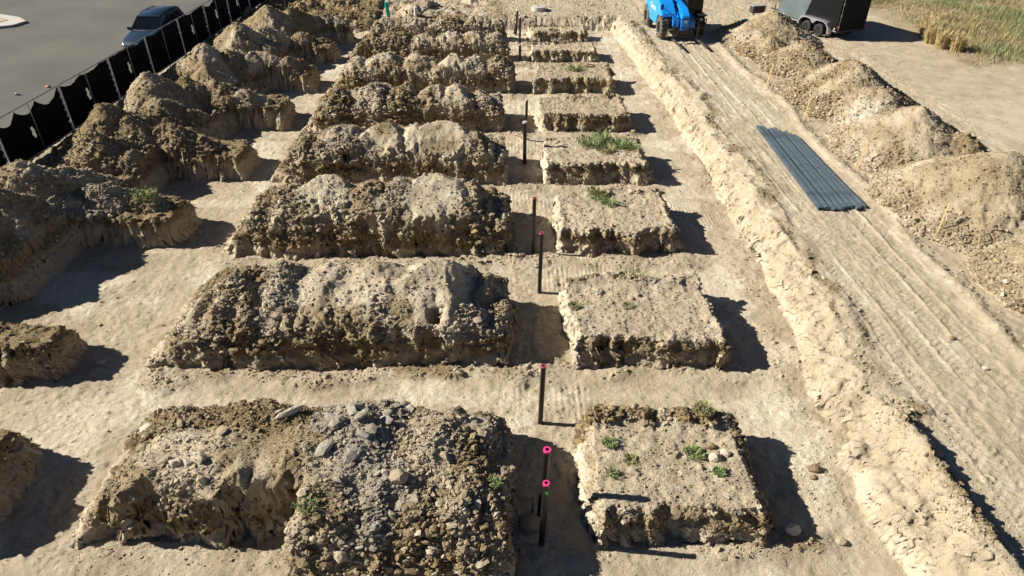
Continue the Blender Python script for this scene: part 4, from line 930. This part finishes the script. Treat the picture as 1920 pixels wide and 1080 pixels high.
for k, (x, y, rd, hg, sp, lab) in enumerate(WD):
    me = tuft_mesh('weed', int(66*rd/.3) if hg > .15 else 130, rd, hg, k, LEAF if sp == 0 else LEAFY, .007+.00032*y)
    o = link('weed', me); o.location = (x, y, zat(x, y)); tag(o, lab, 'weed', 'weeds on the excavated site')
for k, (x, y) in enumerate([(24.05, 39.9), (23.6, 38.6), (23.7, 37.6), (24.2, 37.0), (24.5, 41.0)]):
    me = tuft_mesh('straw_clump', 260, .38, 1.15, k+80, STRAW, .018, .25); o = link('straw_clump', me); o.location = (x, y, zat(x, y)-.02)
    tag(o, ['tall straw clump in the middle of the row by the weedy field edge', 'tall straw clump, second nearest at the weedy field edge', 'tall straw clump close in front at the field edge', 'nearest tall straw clump at the field edge', 'farthest tall straw clump at the field edge'][k], 'grass clump', 'tall straw clumps at the field edge')
# dry grass field, one mass
def field(name, lab, polyf, N, x0, x1, y0, y1, hmax, m_list, seed, wd):
    r = np.random.default_rng(seed); x = r.uniform(x0, x1, N*2).astype(np.float32); y = r.uniform(y0, y1, N*2).astype(np.float32)
    d = polyf(x, y)+.9*fbm(x, y, .35, 3, seed)
    k = d > r.uniform(0, 1.6, N*2); x, y = x[k][:N], y[k][:N]; n_ = len(x)
    dn = fbm(x, y, .5, 3, seed+5); h_ = hmax*(.45+.75*r.random(n_))*(.75+.5*dn).clip(.25, 1.5)*np.clip(polyf(x, y)*.5+.45, .3, 1)
    a = r.uniform(0, 6.283, n_); ln_ = h_*r.uniform(.1, .8, n_); p0 = np.stack([x, y, np.zeros(n_)-.03], -1); p2 = p0+np.stack([np.cos(a)*ln_, np.sin(a)*ln_, h_], -1); p1 = p0+(p2-p0)*np.array([.3, .3, .55])
    sv = np.stack([-np.sin(a), np.cos(a), 0*a], -1)*(wd*r.uniform(.5, 1.4, n_))[:, None]
    co = np.stack([p0-sv, p0+sv, p1+sv*.8, p1-sv*.8, p2], 1).reshape(-1, 3); i = np.arange(n_)*5
    q = np.stack([i, i+1, i+2, i+3], -1).astype(np.int32); t_ = np.stack([i+3, i+2, i+4], -1).astype(np.int32)
    me = mesh_from(name, co, q, t_, None, mats=m_list)
    g_ = fbm(x, y, .22, 3, seed+9); mi = ((g_+.28*r.standard_normal(n_)) > .05).astype(np.int32); mi = np.where(r.random(n_) < .12, 2 % len(m_list), mi)
    me.polygons.foreach_set('material_index', np.concatenate([mi, mi]).astype(np.int32))
    return tag(link(name, me), lab, kind='stuff')
STR2 = mat('dry_grass', (.34, .27, .13), .9, var=.3, vscale=2); GRN2 = mat('field_green', (.20, .225, .085), .85, var=.4, vscale=2); DKG = mat('field_dark', (.13, .13, .06), .9)
field('dry_grass', 'dry yellow green grass field at the upper right', lambda x, y: np.minimum((x-(23.6+.0*y))*.8, (y-(34.3-.1*(x-24)))*.8), 105000, 22, 48, 32, 62, .34, (STR2, GRN2, DKG), 11, .013)
field('verge_weeds', 'sparse olive weeds on the bank behind the trailer', lambda x, y: np.minimum(np.minimum(y-48.2, x-12.5), 19.5-x)*.7, 9000, 11, 21, 47, 56, .28, (LEAFY, STR2, DKG), 12, .018)
